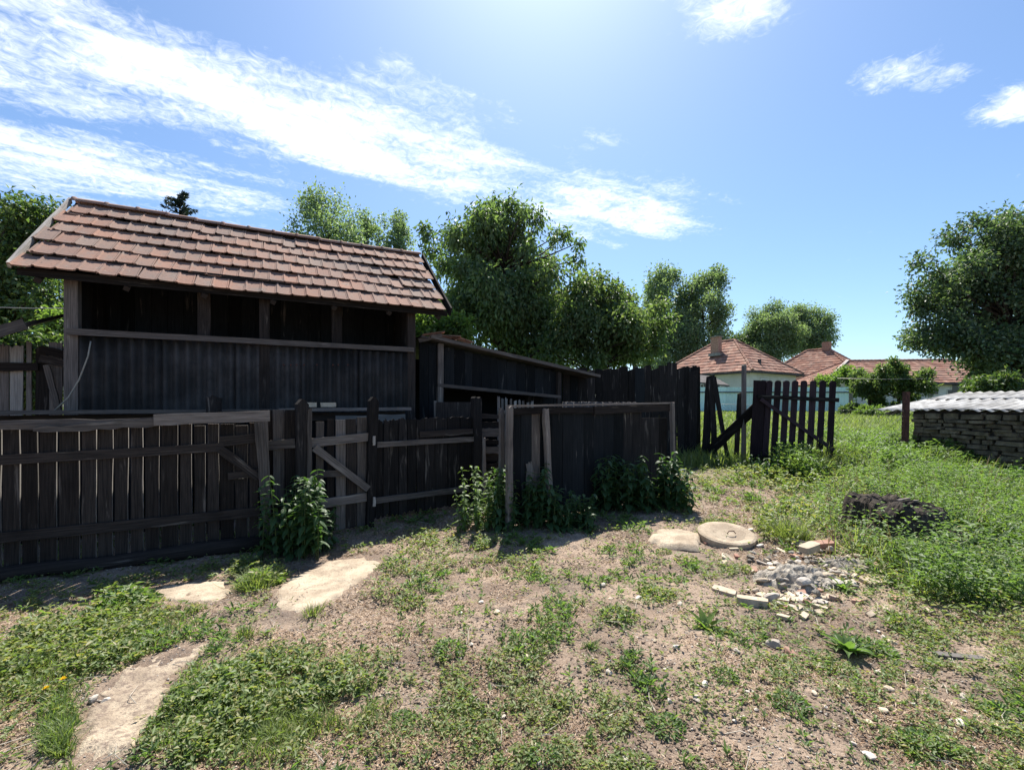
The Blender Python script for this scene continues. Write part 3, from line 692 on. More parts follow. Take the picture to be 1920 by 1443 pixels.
# ------------------------------------------------------------------ tall plank fence at the back
A, B = (1.75, 10.15), (4.75, 11.45); td = (V2(B)-V2(A)).normalized(); tf = Vector((td.y, -td.x, 0))
root = thing('tall_plank_fence', 'tall dark fence of rough planks between the sheds and the broken gap', 'fence', (A[0], A[1], .25))
px = 985
while px < 1300:
    wv = random.uniform(12, 19); yt = 690-(px-1108)*.03+random.uniform(-3, 3)
    if 1236 < px < 1262: yt -= 6
    a, b_ = onseg(A, B, px, yt), onseg(A, B, px+wv, yt); c = (a+b_)/2
    plank('board', random.choice((M['tar_board'], M['dark_wood'], M['dark_wood'])), root, Vector((c.x+random.uniform(-.02, .02), c.y, float(gz(c.x, c.y))-.03)), c, (b_-a).length-random.choice((.004, .006, .012, .022)), .025, tf, random.choice(('flat', 'jag', 'slant')), jit=.005); px += wv
plank('rail', M['dark_wood'], root, onseg(A, B, 1110, 735)-tf*.04, onseg(A, B, 1300, 735)-tf*.04, .1, .04, tf)
plank('rail', M['dark_wood'], root, onseg(A, B, 1110, 810)-tf*.04, onseg(A, B, 1300, 815)-tf*.04, .1, .04, tf)
# broken boards in the gap: each leans on its own
A, B = (4.45, 11.3), (5.25, 10.7)
for (x0, y0, x1, y1, w_, lb) in ((1297, 862, 1300, 693, .20, 'leftmost broken plank standing upright at the fence gap'),
                                (1322, 868, 1332, 702, .19, 'wide broken plank leaning right in the fence gap'),
                                (1341, 850, 1334, 706, .13, 'dark plank standing behind the leaning planks in the gap'),
                                (1366, 848, 1338, 706, .10, 'pale edged plank leaning left in the fence gap')):
    a, b_ = onseg(A, B, x0, y0), onseg(A, B, x1, y1); a.z = float(gz(a.x, a.y))-.03
    tag(plank('plank', M['dark_wood'], None, a, b_, w_, .03, (-.3, -.95, 0), 'slant', jit=.01), lb, 'plank', 'broken planks in the fence gap')
a, b_ = onseg(A, B, 1328, 845)+Vector((-.1, -.25, 0)), onseg(A, B, 1420, 745)+Vector((.05, -.3, 0))
tag(plank('plank', M['dark_wood'], None, a, b_, .21, .05, (-.3, -.95, 0), 'flat', jit=.008), 'thick plank propped diagonally across the gap against the picket gate', 'plank')
root = thing('gate_post', 'slim grey post with dark plank at the left of the picket gate', 'post', (5.25, 10.4, .25))
a = P(1395, 684, 10.4); b_ = P(1394, 862, 10.4); plank('shaft', M['grey_wood'], root, b_-UP*.05, a, .085, .07, tf, 'jag', jit=.008)
a = P(1388, 735, 10.5); b_ = P(1380, 862, 10.5); plank('side_plank', M['dark_wood'], root, b_-UP*.05, a, .14, .03, tf, 'slant')

# ------------------------------------------------------------------ picket gate
A, B = (5.35, 10.05), (7.05, 9.8); kd = (V2(B)-V2(A)).normalized(); kf = Vector((kd.y, -kd.x, 0))
root = thing('picket_gate', 'sagging dark gate of round topped pickets standing open on the grass', 'gate', (A[0], A[1], .25))
for k, px in enumerate((1424, 1443, 1459, 1475, 1491, 1507.5, 1525, 1543, 1562)):
    yt = 713-(0 if k < 8 else -1); a = onseg(A, B, px, yt); b_ = onseg(A, B, px-4+(-6 if k else -4)+k*.3, 868+k*1.6)
    b_.z = float(gz(b_.x, b_.y))+.03
    plank('picket', M['purple_wood'], root, b_, a, .125 if k else .24, .026, kf, 'round' if k else 'flat', jit=.003)
a = onseg(A, B, 1433, 713); b_ = onseg(A, B, 1426, 868); b_.z = float(gz(b_.x, b_.y))+.03
plank('picket', M['purple_wood'], root, b_-kf*.03, a-kf*.03, .115, .026, kf, 'round', jit=.003)
plank('rail', M['dark_wood'], root, onseg(A, B, 1420, 743)+kf*.035, onseg(A, B, 1571, 750)+kf*.035, .085, .035, kf, jit=.006, seg=9)
plank('rail', M['dark_wood'], root, onseg(A, B, 1412, 855)+kf*.035, onseg(A, B, 1556, 862)+kf*.035, .08, .035, kf, jit=.006)
plank('brace', M['purple_wood'], root, onseg(A, B, 1424, 748)+kf*.075, onseg(A, B, 1560, 843)+kf*.075, .075, .03, kf, jit=.005)

# ------------------------------------------------------------------ rusty post and wire mesh
pb = GP(1700, 876)
root = thing('rusty_post', 'rusty steel angle post standing in front of the low stone shed', 'post', pb)
a = P(1703.5, 738, pb.y)
mb = MB(); mb.box((pb+a)/2+Vector((0, .02, 0)), .1, .012, (a-pb).length+.1, Matrix.Rotation(math.atan2(a.x-pb.x, a.z-pb.z), 3, 'Y'))
mb.box((pb+a)/2+Vector((-.045, .06, 0)), .012, .08, (a-pb).length+.1, Matrix.Rotation(math.atan2(a.x-pb.x, a.z-pb.z), 3, 'Y')); mb.build('angle_bar', M['rust'], root)
def chainlink(label, a, b_, h, cell=.11):
    d = V2(b_-a); L = d.length; d.normalize(); mb = MB()
    zA, zB = a.z, b_.z
    def pt(s, z): return Vector((a.x, a.y, 0))+d*s+UP*(zA+(zB-zA)*s/L+z)
    k = -h
    while k < L:
        s0, s1 = max(k, 0), min(k+h, L)
        mb.tube([pt(s0, s0-k), pt(s1, s1-k)], .0016, 3); mb.tube([pt(s0, h-(s0-k)), pt(s1, h-(s1-k))], .0016, 3); k += cell
    mb.tube([pt(0, h), pt(L, h)], .003, 4)
    tag(mb.build('wire_mesh', M['wire']), label, 'wire fence')
a = GP(1562, 868); chainlink('sagging wire mesh between the picket gate and the rusty post', a, pb+Vector((0, .05, 0)), 1.25)
a = P(1340, 0, 12.2); a.z = float(gz(a.x, a.y)); b_ = P(1430, 0, 11.6); b_.z = float(gz(b_.x, b_.y)); chainlink('wire mesh closing the gap behind the leaning planks', a, b_, 1.3)

# ------------------------------------------------------------------ low stone shed with corrugated roof
W0, W1 = Vector((9.24, 10.45, 0)), Vector((10.6, 7.36, 0)); wd = (W1-W0).normalized(); wf = Vector((wd.y, -wd.x, 0)); wf = -wf if wf.x > 0 else wf
root = thing('stone_shed', 'low dry stone shed under white corrugated roofing at the right edge', 'shed', (W0.x, W0.y, .25))
L = (W1-W0).length; HW = 1.50
inn = -wf
mb = MB(); slab(mb, [W0+UP*.1+inn*.05, W1+UP*.1+inn*.05, W1+UP*(HW-.06)+inn*.05, W0+UP*(HW-.06)+inn*.05], inn*.3)
c1 = W0+inn*2.3
slab(mb, [W0+UP*.1+inn*.05+wd*.05, W0+UP*(HW-.06)+inn*.05+wd*.05, c1+UP*1.68+wd*.05, c1+UP*.1+wd*.05], wd*.25); mb.build('wall_core', M['mortar'], root)
STM = [rough_box(1, 1, 1, .22, 'stone') for _ in range(6)]
for me in STM: me.materials.append(M['stone'])
RW = Matrix((wd, wf, UP)).transposed()
z = .16; row = 0
while z < HW-.05:
    h = random.uniform(.06, .14); s = random.uniform(-.05, .05)
    while s < L:
        ln = random.uniform(.10, .50); o = bpy.data.objects.new('stone', random.choice(STM)); COL.objects.link(o); o.parent = root
        hh = min(h, HW-.03-z)
        c = W0+wd*(s+ln/2)+UP*(z+hh/2+random.uniform(-.008, .008))+wf*random.uniform(-.04, .04)
        o.matrix_local = Matrix.Translation(c-wloc(root)) @ (RW @ Matrix.Rotation(random.gauss(0, .05), 3, 'Y') @ Matrix.Rotation(random.gauss(0, .08), 3, 'Z')).to_4x4() @ Matrix.Diagonal((ln*.97, .16, hh*random.uniform(.8, 1.0), 1)); s += ln
    z += h; row += 1
e0 = Vector((8.96, 11.09, 1.52)); ud = -inn if False else inn
rise = ud*2.3+UP*.27
for i in range(5):
    st = i*.86
    corrugated('roof_sheet', M['asbestos'], root, e0+wd*st+wf*.12+UP*(.012*(i % 2)), wd*.9, (rise), .2, .023, .008)
corrugated('roof_sheet', M['asbestos'], root, e0+wd*.1+ud*1.9+UP*.26, wd*3.6, ud*1.6+UP*.20, .2, .023, .008)
plank('wall_plate', M['brown_wood'], root, W0+UP*(HW-.02)+inn*.12, W1+UP*(HW-.02)+inn*.12, .14, .2, wf)
for s in (.2, 1.9, 3.3): plank('rafter', M['grey_wood'], root, e0+wd*s-UP*.09, e0+wd*s+rise-UP*.09, .08, .06, UP)

# ------------------------------------------------------------------ far fence, houses
root = thing('metal_fence', 'pale turquoise sheet metal fence across the far meadow', 'fence', (12, 30, 1.25))
xs = np.linspace(9.5, 22.3, 12); zt = EYE+37*30/F
for i in range(11):
    x0, x1 = xs[i], xs[i+1]; V, Fc = [], []
    k = 12
    for zz in (1.22, zt-.02):
        for j in range(k*2+1):
            V.append(Vector((x0+(x1-x0)*j/(2*k), 30-.012*(1 if (j//2) % 2 else -1), zz)))
    n_ = 2*k+1
    Fc = [[j, j+1, n_+j+1, n_+j] for j in range(n_-1)]
    b = wloc(root); V = [v-b for v in V]; V2_ = V+[v+Vector((0, .01, 0)) for v in V]; o_ = len(V)
    link('panel', mesh('panel', V2_, Fc+[[a+o_ for a in f[::-1]] for f in Fc]), M['teal_sheet'], root)
for x in list(xs[::2])+[22.42]:
    mb = MB(); mb.box((x, 30.08 if x < 22.4 else 29.98, 1.2+.85), .1 if x < 22.4 else .18, .1, 1.75); mb.build('post', M['grey_concrete'], root)
mb = MB(); mb.box((15.9, 29.96, zt-.36), 12.8, .04, .07); mb.build('rail', M['dark_roof'], root)

def roof_face(mb, b0, b1, t0, t1, rows, tw=.34):
    """stepped courses of tiles on one roof face, each tile its own island"""
    b0, b1, t0, t1 = map(Vector, (b0, b1, t0, t1)); n = (b1-b0).cross(t0-b0)
    if n.length < 1e-6: n = (b1-b0).cross(t1-b0)
    n.normalize()
    if n.z < 0: n = -n
    for i in range(rows):
        a, b_ = b0.lerp(t0, i/rows), b1.lerp(t1, i/rows); c, d = b0.lerp(t0, (i+1.15)/rows), b1.lerp(t1, (i+1.15)/rows)
        m_ = max(1, int((b_-a).length/tw))
        for j in range(m_):
            f0, f1 = j/m_, (j+1)/m_; h = .055+random.uniform(-.012, .02)
            q0, q1, q2, q3 = a.lerp(b_, f0)+n*h, a.lerp(b_, f1)+n*h, c.lerp(d, f1)+n*.01, c.lerp(d, f0)+n*.01
            r0, r1 = a.lerp(b_, f0)-n*.03, a.lerp(b_, f1)-n*.03
            mb.add([q0, q1, q2, q3, r0, r1], [[0, 1, 2, 3], [4, 5, 1, 0]])
def house(label, F0, dl, dr, ll, lr, ze, zr, inset_l, wallmat, rows=11, over=.45):
    """hip roofed house: F0 nearest eave corner, dl/dr unit directions along its two visible eaves; ridge runs along dl"""
    dl = Vector((*dl, 0)); dr = Vector((*dr, 0)); f = Vector((*F0, 0))
    root = thing('house', label, 'house', (f.x, f.y, 1.25))
    e = [f+UP*ze, f+dl*ll+UP*ze, f+dl*ll+dr*lr+UP*ze, f+dr*lr+UP*ze]
    r1 = f+dl*inset_l+dr*(lr/2)+UP*zr; r2 = f+dl*(ll-inset_l)+dr*(lr/2)+UP*zr
    mb = MB(); roof_face(mb, e[1], e[0], r2, r1, rows); roof_face(mb, e[0], e[3], r1, r1, rows); roof_face(mb, e[3], e[2], r1, r2, rows); roof_face(mb, e[2], e[1], r2, r2, rows)
    slab(mb, [e[0]-UP*.05, e[1]-UP*.05, e[2]-UP*.05, e[3]-UP*.05], UP*.06)
    roof = mb.build('roof', M['far_tile'], root)
    mb = MB()
    for a, b_ in ((e[0], r1), (e[3], r1), (e[1], r2), (e[2], r2), (r1, r2)):
        k = max(2, int((b_-a).length/.35))
        for i in range(k): mb.tube([a.lerp(b_, i/k)+UP*.05, a.lerp(b_, (i+1.1)/k)+UP*.03], [.13, .11], 6)
    rc = mb.build('ridge_tiles', M['far_tile'], roof)
    i0 = [f+dl*over+dr*over, f+dl*(ll-over)+dr*over, f+dl*(ll-over)+dr*(lr-over), f+dl*over+dr*(lr-over)]
    mb = MB(); slab(mb, [p+UP*1.0 for p in i0], UP*(ze-1.05)); mb.build('wall', wallmat, root)
    mb = MB()
    for a, b_ in ((e[0], e[1]), (e[0], e[3])): mb.tube([a-UP*.1, b_-UP*.1], .09, 6)
    mb.build('gutter', M['dark_roof'], root)
    return root, roof, e, r1, r2, dl, dr, f
def wbox(name, mat, root, c, u, n, w_, d, h):
    mb = MB(); mb.box(c, w_, d, h, Matrix((u, n, UP)).transposed()); return mb.build(name, mat, root)
root, roof, e, r1, r2, dl, dr, f = house('white house with a red hip roof and brick chimney behind the turquoise fence', (19.1, 36), (-.53, .85), (.85, .53), 10, 8, 4.48, 7.65, 4, M['plaster'])
c = e[0].lerp(e[1], .55)+dr*2.9; ch = wbox('chimney', M['brick'], root, Vector((P(1341, 645, 41.5).x, 41.3, 6.95)), dl, dr, .75, .55, 1.9)
wbox('chimney_cap', M['grey_concrete'], root, Vector((P(1341, 645, 41.5).x, 41.3, 7.93)), dl, dr, .9, .7, .08); wbox('flashing', M['wire'], root, Vector((P(1341, 645, 41.5).x, 41.1, 6.28)), dl, dr, 1.15, .95, .25)
mb = MB(); c = P(1424, 690, 38.2); mb.tube([c-UP*.3, c+UP*.75], .14, 8); mb.build('stove_pipe', M['dark_roof'], root)
for s in (.35, .68):
    c = e[0].lerp(e[1], s)+dr*.42; wn = wbox('window', M['white_paint'], root, Vector((c.x, c.y, 3.35)), dl, dr, 1.0, .12, 1.2); wbox('pane', M['glass_dark'], wn, Vector((c.x, c.y, 3.35)), dl, dr, .82, .2, 1.0)
    bx = wbox('shutter', M['grey_wood'], root, Vector((c.x, c.y, 3.35))+dl*.85-dr*.03, dl, dr, .5, .12, 1.2)
for s in (.3, .7):
    c = e[0].lerp(e[3], s)+dl*.42; wn = wbox('window', M['white_paint'], root, Vector((c.x, c.y, 3.3)), dr, dl, 1.0, .12, 1.2); wbox('pane', M['glass_dark'], wn, Vector((c.x, c.y, 3.3)), dr, dl, .82, .2, 1.0)
mb = MB(); a = P(1312, 716, 35); b_ = P(1368, 722, 35); slab(mb, [a, b_, b_+Vector((0, 3, .9)), a+Vector((0, 3, .9))], -UP*.12); mb.build('porch_roof', M['dark_roof'], root)
for px in (1316, 1362): plank('porch_post', M['grey_wood'], root, Vector((P(px, 0, 35.2).x, 35.2, 1.2)), Vector((P(px, 0, 35.2).x, 35.2, 3.3)), .12, .12)
root, roof, e, r1, r2, dl, dr, f = house('cream house with a pointed red hip roof partly behind bushes', (34.9, 46), (-.6, .8), (.8, .6), 9.2, 6.8, 5.1, 8.05, 3.5, M['cream_plaster'])
c = r1+dl*.2; wbox('chimney', M['brick'], root, Vector((c.x, c.y, 8.1)), dl, dr, .75, .6, 1.5)
c = e[0].lerp(e[1], .5)+dr*.42; wn = wbox('window', M['white_paint'], root, Vector((c.x, c.y, 3.6)), dl, dr, 1.0, .12, 1.2); wbox('pane', M['glass_dark'], wn, Vector((c.x, c.y, 3.6)), dl, dr, .82, .2, 1.0)
root, roof, e, r1, r2, dl, dr, f = house('long white farmhouse with a red roof behind the fruit trees', (44.5, 37.5), (-.995, .1), (.1, .995), 17.5, 8.6, 3.62, 5.9, 4.4, M['plaster'], 10)
for (px, w_, h) in ((1752, .45, .7), (1762, .3, .35), (1786, .3, .35), (1796, .55, 1.2), (1700, .8, 1.0)):
    c = Vector((P(px, 0, 38.4).x, 38.4, 2.85)); c.y = 37.5+.45+(44.5-c.x)*.1; wn = wbox('window', M['cream_plaster'], root, c, dl, dr, w_+.12, .1, h+.12); wbox('pane', M['glass_dark'], wn, c, dl, dr, w_, .16, h)
plank('gable_board', M['white_paint'], root, e[1]+UP*.1, r2+UP*.12, .22, .06, UP)
# little grey gabled hutch behind the fence
root = thing('hutch', 'small grey gabled hutch peeking over the turquoise fence', 'hutch', (22.3, 31.5, 1.25))
mb = MB(); a = P(1568, 726, 31.5); b_ = P(1595, 726, 31.5); t_ = P(1577, 708, 31.5); dp = Vector((.5, 2.2, 0))
slab(mb, [a, t_, t_+dp, a+dp], UP*.06); slab(mb, [t_, b_, b_+dp, t_+dp], UP*.06); mb.build('roof', M['wire'], root)
mb = MB(); slab(mb, [Vector((a.x+.05, 31.55, 1.2)), Vector((b_.x-.05, 31.55, 1.2)), b_-UP*.05+Vector((-.05, .05, 0)), t_-UP*.05+Vector((0, .05, 0)), a-UP*.05+Vector((.05, .05, 0))], dp*.9); mb.build('wall', M['cream_plaster'], root)
tag(tube('washing_line', M['wire'], None, [P(1570, 709, 24), P(1660, 711, 24), P(1760, 709, 24)], .012, 4), 'thin wire strung in front of the fruit trees', 'wire')

# ------------------------------------------------------------------ trees
def crown_pts(clumps, n, squash=.5):
    vol = np.array([c[1][0]*c[1][1]*c[1][2] for c in clumps])**(2/3); cnt = (n*vol/vol.sum()).astype(int)
    out, nr = [], []
    for (c, r), k in zip(clumps, cnt):
        d = unit(RNG.normal(size=(k, 3))); rad = RNG.uniform(0, 1, (k, 1))**squash
        rad *= 1+.25*(RNG.uniform(0, 1, (k, 1))-.3)
        out.append(np.array(c)+d*rad*np.array(r)+RNG.normal(size=(k, 3))*np.array(r)*.24); nr.append(d)
    return np.concatenate(out), np.concatenate(nr)
def tree(name, label, base, height, trunk_h, trunk_r, clumps, n, leaf, mat, droop=.5, group=None, stems=1, squash=.5, aspect=.5):
    base = Vector(base); root = thing(name, label, 'tree', base, group)
    mb = MB(); mean = sum((Vector(c[0]) for c in clumps), Vector())/len(clumps)
    top = Vector((mean.x, mean.y, base.z+height*.8)); fork = base+UP*trunk_h
    pts = [base-UP*.3, base+UP*trunk_h*.5+Vector((random.uniform(-.1, .1), random.uniform(-.1, .1), 0))*trunk_r*3, fork]
    for k in range(1, 5): pts.append(fork.lerp(top, k/4)+Vector((random.uniform(-1, 1), random.uniform(-1, 1), 0))*trunk_r*(.9 if k < 4 else 0))
    rad = [trunk_r*1.25, trunk_r, trunk_r*.85, trunk_r*.6, trunk_r*.45, trunk_r*.3, trunk_r*.1]
    mb.tube(pts, rad, 9, .08)
    mb.build('trunk', M['bark'], root, True)
    mb = MB()
    for (c, r) in clumps:
        c = Vector(c); t = min(max((c.z-fork.z)/max(top.z-fork.z, .1)-.25, 0), .9); st = fork.lerp(top, t)
        k = Vector((random.uniform(-1, 1), random.uniform(-1, 1), random.uniform(-.3, .6)))*(c-st).length*.12
        r0 = trunk_r*(.42-.25*t); mb.tube([st, st.lerp(c, .5)+k, c], [r0, r0*.6, r0*.25], 5)
        for _ in range(3):
            d = Vector(RNG.normal(size=3)).normalized(); e_ = c+Vector((d.x*r[0], d.y*r[1], d.z*r[2]))*.85
            mb.tube([c, c.lerp(e_, .5)+UP*.05, e_], [r0*.28, r0*.18, r0*.06], 4)
    mb.build('limbs', M['bark'], root, True)
    pos, nrm = crown_pts(clumps, n, squash)
    dr = nrm*.7+RNG.normal(size=pos.shape)*.6; dr[:, 2] -= droop
    ln = leaf*RNG.uniform(.6, 1.3, len(pos)); up = RNG.normal(size=pos.shape)*.7+np.array([0, 0, 1.])
    V, f = leaves_np(pos-np.array(base), dr, up, ln, ln*aspect)
    o = link('crown', npmesh('crown', V, [f]), mat, root); o['kind'] = 'stuff'
    return root
def ell(c, R, k, r, flat=1, shell=.6, seed=None):
    """k clumps inside an ellipsoid"""
    out = []
    for _ in range(k):
        d = unit(RNG.normal(size=(1, 3)))[0]; s = RNG.uniform(0, 1)**.38
        p = np.array(c)+d*s*np.array(R)*.95; q = r*RNG.uniform(.42, 1.12)*(1.15-.35*s); out.append((tuple(p), (q, q, q*flat)))
    return out
# walnut-like tree in the centre, lower warm neighbours
def pc(px, py, D): return tuple(P(px, py, D))
cl = []
for (px, py, rx, rz, k, r) in ((930, 440, 75, 60, 14, .55), (880, 500, 75, 75, 14, .6), (985, 490, 70, 80, 16, .6), (930, 590, 110, 75, 26, .75), (850, 560, 45, 70, 9, .5), (1030, 560, 60, 80, 14, .6), (1000, 650, 90, 40, 12, .55)):
    D = 14+random.uniform(-.4, .4); s = D/F; c = P(px, py, D); cl += ell(c, (rx*s, 1.6, rz*s), k, r)
for (px, py, r) in ((800, 440, .28), (810, 470, .3), (925, 385, .3), (905, 395, .28), (960, 385, .32), (985, 400, .32), (1010, 410, .3), (1060, 440, .22), (1085, 455, .2), (1080, 490, .28), (795, 425, .18), (1040, 445, .25), (885, 415, .3), (850, 450, .35)):
    cl.append((pc(px, py, 14), (r, r, r*1.2)))
tree('walnut_tree', 'large drooping leafed tree rising in the centre behind the sheds', (-.2, 14, .4), 7.2, 2.3, .22, cl, 44000, .155, M['leaf_main'], .9, squash=.7, aspect=.42)
cl = []
for (px, py, rx, rz, k, r) in ((1100, 590, 60, 65, 14, .55), (1150, 620, 60, 55, 14, .55), (1200, 650, 40, 40, 8, .45), (1060, 650, 60, 40, 10, .5), (1060, 590, 50, 60, 12, .5), (1215, 600, 30, 40, 8, .4), (1120, 665, 80, 25, 10, .45)):
    D = 13.2; s = D/F; cl += ell(P(px, py, D), (rx*s, 1.3, rz*s), k, r)
for (px, py, r) in ((1100, 530, .25), (1130, 520, .22), (1155, 540, .25), (1225, 620, .22), (1235, 650, .2), (1180, 560, .25)): cl.append((pc(px, py, 13.2), (r, r, r*1.2)))
tree('fruit_tree', 'yellowish green fruit tree leaning over the tall plank fence', (2.3, 13.2, .4), 4.6, 1.5, .13, cl, 26000, .125, M['leaf_warm'], .6, squash=.65)
cl = []
for (px, py, rx, rz, k, r) in ((1150, 590, 40, 40, 10, .7), (1195, 620, 30, 50, 12, .6)):
    s = 20/F; cl += ell(P(px, py, 20), (rx*s, 1.5, rz*s), k, r)
tree('willow_tree', 'pale soft crowned tree between the fruit tree and the poplars', (5.4, 20, .75), 5.5, 2, .16, cl, 9000, .2, M['leaf_poplar'], .5)
cl = ell(P(805, 620, 11.5), (.8, .9, .7), 12, .4)+ell(P(840, 640, 11.5), (.5, .7, .5), 6, .35)
tree('elder_bush', 'bright green bush glowing in the gap beside the tiled shed', (P(810, 0, 11.5).x, 11.5, .32), 3, 1.2, .06, cl, 8000, .13, M['leaf_bright'], .3)
# poplars
def poplar(px, ytop, ybase, halfw, D, label, n=8000, mat='leaf_poplar', grp=None, name='poplar_tree', leaf=.24):
    s = D/F; x = (px-CX)*s; zt = EYE+(HY-ytop)*s; zb = max(EYE+(HY-ybase)*s, 2.2); cl = []
    H = zt-zb; k = 26
    for i in range(k):
        t = (i+.5)/k; prof = math.sin(math.pi*min(.2+t*.76, 1))**.42*(1-.10*t)
        for _ in range(2):
            a = random.uniform(0, 6.28); rr = halfw*s*prof*random.uniform(.3, .95)
            r = halfw*s*random.uniform(.2, .36)*(1-.35*t)
            cl.append(((x+rr*math.cos(a), D+rr*math.sin(a), zb+H*t*.97), (r, r, r*1.4)))
    return tree(name, label, (x, D, 1.2), zt-1.2, zb-1.0, .012*H+.12, cl, n, leaf, M[mat], -.1, grp, squash=.45, aspect=.7)
poplar(610, 364, 600, 92, 42, 'broad poplar top, biggest of three above the shed roof', 20000, grp='poplars behind the shed')
poplar(690, 402, 600, 48, 46, 'narrow poplar top, middle of three above the shed roof', 9000, grp='poplars behind the shed')
poplar(741, 394, 600, 54, 44, 'poplar top nearest the right end of the shed roof', 10000, grp='poplars behind the shed')
poplar(1250, 500, 690, 60, 60, 'tall poplar, left of the pair behind the white house', 22000, grp='poplars behind the white house', leaf=.30)
poplar(1325, 506, 690, 68, 58, 'wide poplar, right of the pair behind the white house', 24000, grp='poplars behind the white house', leaf=.30)
def blob(name, label, px, py, rx, ry, D, k, r, n, leaf, mat, zb=1.2, droop=.2, tr=.25, group=None, sq=.5):
    s = D/F; c = P(px, py, D); cl = ell(c, (rx*s, rx*s*.8, ry*s), k, r)
    return tree(name, label, (c.x, D, zb), c.z+ry*s-zb, max(.4, c.z-ry*s*.7-zb), tr, cl, n, leaf, M[mat], droop, group, squash=sq)
blob('broadleaf_tree', 'dense round tree behind the chimney of the white house', 1448, 622, 56, 64, 62, 50, 1.45, 22000, .30, 'leaf_poplar', 1.25)
blob('broadleaf_tree', 'dense round tree behind the pointed red roof', 1510, 628, 50, 60, 64, 46, 1.45, 21000, .30, 'leaf_poplar', 1.25)
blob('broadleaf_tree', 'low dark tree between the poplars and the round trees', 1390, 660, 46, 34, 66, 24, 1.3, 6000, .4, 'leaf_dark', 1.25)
# right big tree
cl = []
for (px, py, rx, ry, k, r) in ((1835, 470, 70, 55, 14, .8), (1760, 540, 50, 50, 10, .7), (1850, 560, 80, 60, 16, .85), (1930, 480, 90, 80, 16, .95), (1760, 640, 50, 40, 10, .65), (1850, 660, 85, 50, 18, .85), (1950, 620, 90, 80, 18, 1.0), (1880, 700, 60, 30, 10, .6)):
    s = 19/F; cl += ell(P(px, py, 19), (rx*s, 1.8, ry*s), k, r)
for (px, py, r) in ((1722, 490, .45), (1730, 620, .4), (1712, 640, .35), (1825, 415, .4), (1790, 450, .4), (1880, 420, .5), (1725, 575, .4)): cl.append((pc(px, py, 19), (r, r, r)))
tree('broadleaf_tree', 'big dark spreading tree standing over the white roofing at the right', (P(1925, 0, 19).x, 19, .7), 9.3, 2.2, .3, cl, 52000, .155, M['leaf_right'], .15, squash=.62, aspect=.6)
tag(plank('fence_post', M['dark_wood'], None, P(1910, 745, 15)-UP*.8, P(1909, 700, 15), .22, .2), 'dark stump of a post above the white roofing', 'post')
# left trees
cl = []
for (px, py, rx, ry, k, r) in ((50, 415, 55, 45, 12, .6), (20, 500, 70, 60, 18, .7), (95, 560, 40, 50, 10, .55), (-60, 450, 80, 90, 14, .9), (20, 590, 60, 40, 10, .6)):
    s = 15/F; cl += ell(P(px, py, 15), (rx*s, 1.2, ry*s), k, r)
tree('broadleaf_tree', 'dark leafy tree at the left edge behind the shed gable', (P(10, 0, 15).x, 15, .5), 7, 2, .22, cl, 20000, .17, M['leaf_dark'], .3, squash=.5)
blob('elder_bush', 'light green bush in the gap left of the shed', 105, 612, 34, 42, 10.5, 14, .3, 5000, .1, 'leaf_bright', .3, tr=.05)
# spruce tip
root = thing('spruce_tree', 'dark spruce tip poking above the shed ridge', 'tree', (P(337, 0, 24).x, 24, .9))
tp = P(337, 362, 24); mb = MB(); mb.tube([Vector((tp.x, 24, .8)), tp], [.28, .02], 8); mb.build('trunk', M['bark'], root)
pos, dr = [], []; mb = MB()
for i in range(34):
    z = tp.z-.2-i*.3; L = .35+i*.13
    for k in range(6):
        a = random.uniform(0, 6.28); d = np.array([math.cos(a), math.sin(a), .35 if i < 14 else .0]); p0 = np.array([tp.x, 24, z])
        mb.tube([p0, p0+d*L], [.03, .008], 4)
        m_ = int(22+L*50); tt = RNG.uniform(.1, 1, m_)[:, None]; pos.append(p0+d*L*tt+RNG.normal(size=(m_, 3))*.03); dr.append(d*.8+RNG.normal(size=(m_, 3))*.55)
mb.build('limbs', M['bark'], root)
pos = np.concatenate(pos); dr = np.concatenate(dr); V, f = leaves_np(pos-np.array(wloc(root)), dr, RNG.normal(size=pos.shape), .17, .05)
link('crown', npmesh('crown', V, [f]), M['needle'], root)['kind'] = 'stuff'
# fruit trees and bushes in front of the houses
blob('fruit_tree', 'bushy fruit tree right of the turquoise fence', 1685, 718, 50, 46, 25, 30, .42, 10000, .17, 'leaf_warm', 1.0, tr=.1)
blob('fruit_tree', 'small sprawling fruit tree at the end of the turquoise fence', 1630, 728, 36, 36, 26, 22, .38, 7500, .17, 'leaf_warm', 1.05, tr=.09)
blob('fruit_tree', 'leafy bush below the pointed red roof', 1580, 718, 46, 32, 32.5, 30, .5, 8000, .2, 'leaf_bright', 1.25, tr=.1)
blob('shrub', 'low green shrub at the foot of the far fence post', 1630, 772, 26, 10, 24, 8, .26, 2600, .12, 'leaf_bright', .95, tr=.03)
blob('shrub', 'low dark shrub beside the end of the turquoise fence', 1590, 766, 22, 12, 26, 8, .28, 2400, .13, 'leaf_dark', 1.0, tr=.03)
tag(blob('woodland', 'dark belt of trees closing the view far behind the sheds', 700, 690, 420, 50, 75, 90, 3.0, 12000, .8, 'leaf_dark', 1.25, tr=.3), kind='stuff')
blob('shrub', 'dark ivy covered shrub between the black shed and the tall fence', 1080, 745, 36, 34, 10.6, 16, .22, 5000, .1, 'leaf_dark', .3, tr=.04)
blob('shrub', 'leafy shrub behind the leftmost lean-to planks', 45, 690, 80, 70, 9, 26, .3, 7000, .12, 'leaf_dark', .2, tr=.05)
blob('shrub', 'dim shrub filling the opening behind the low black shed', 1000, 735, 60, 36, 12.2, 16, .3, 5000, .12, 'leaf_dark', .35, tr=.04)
blob('shrub', 'bushy green shrub behind the low corrugated roof at the right', 1870, 725, 45, 16, 15, 10, .32, 4000, .12, 'leaf_dark', .5, tr=.04)

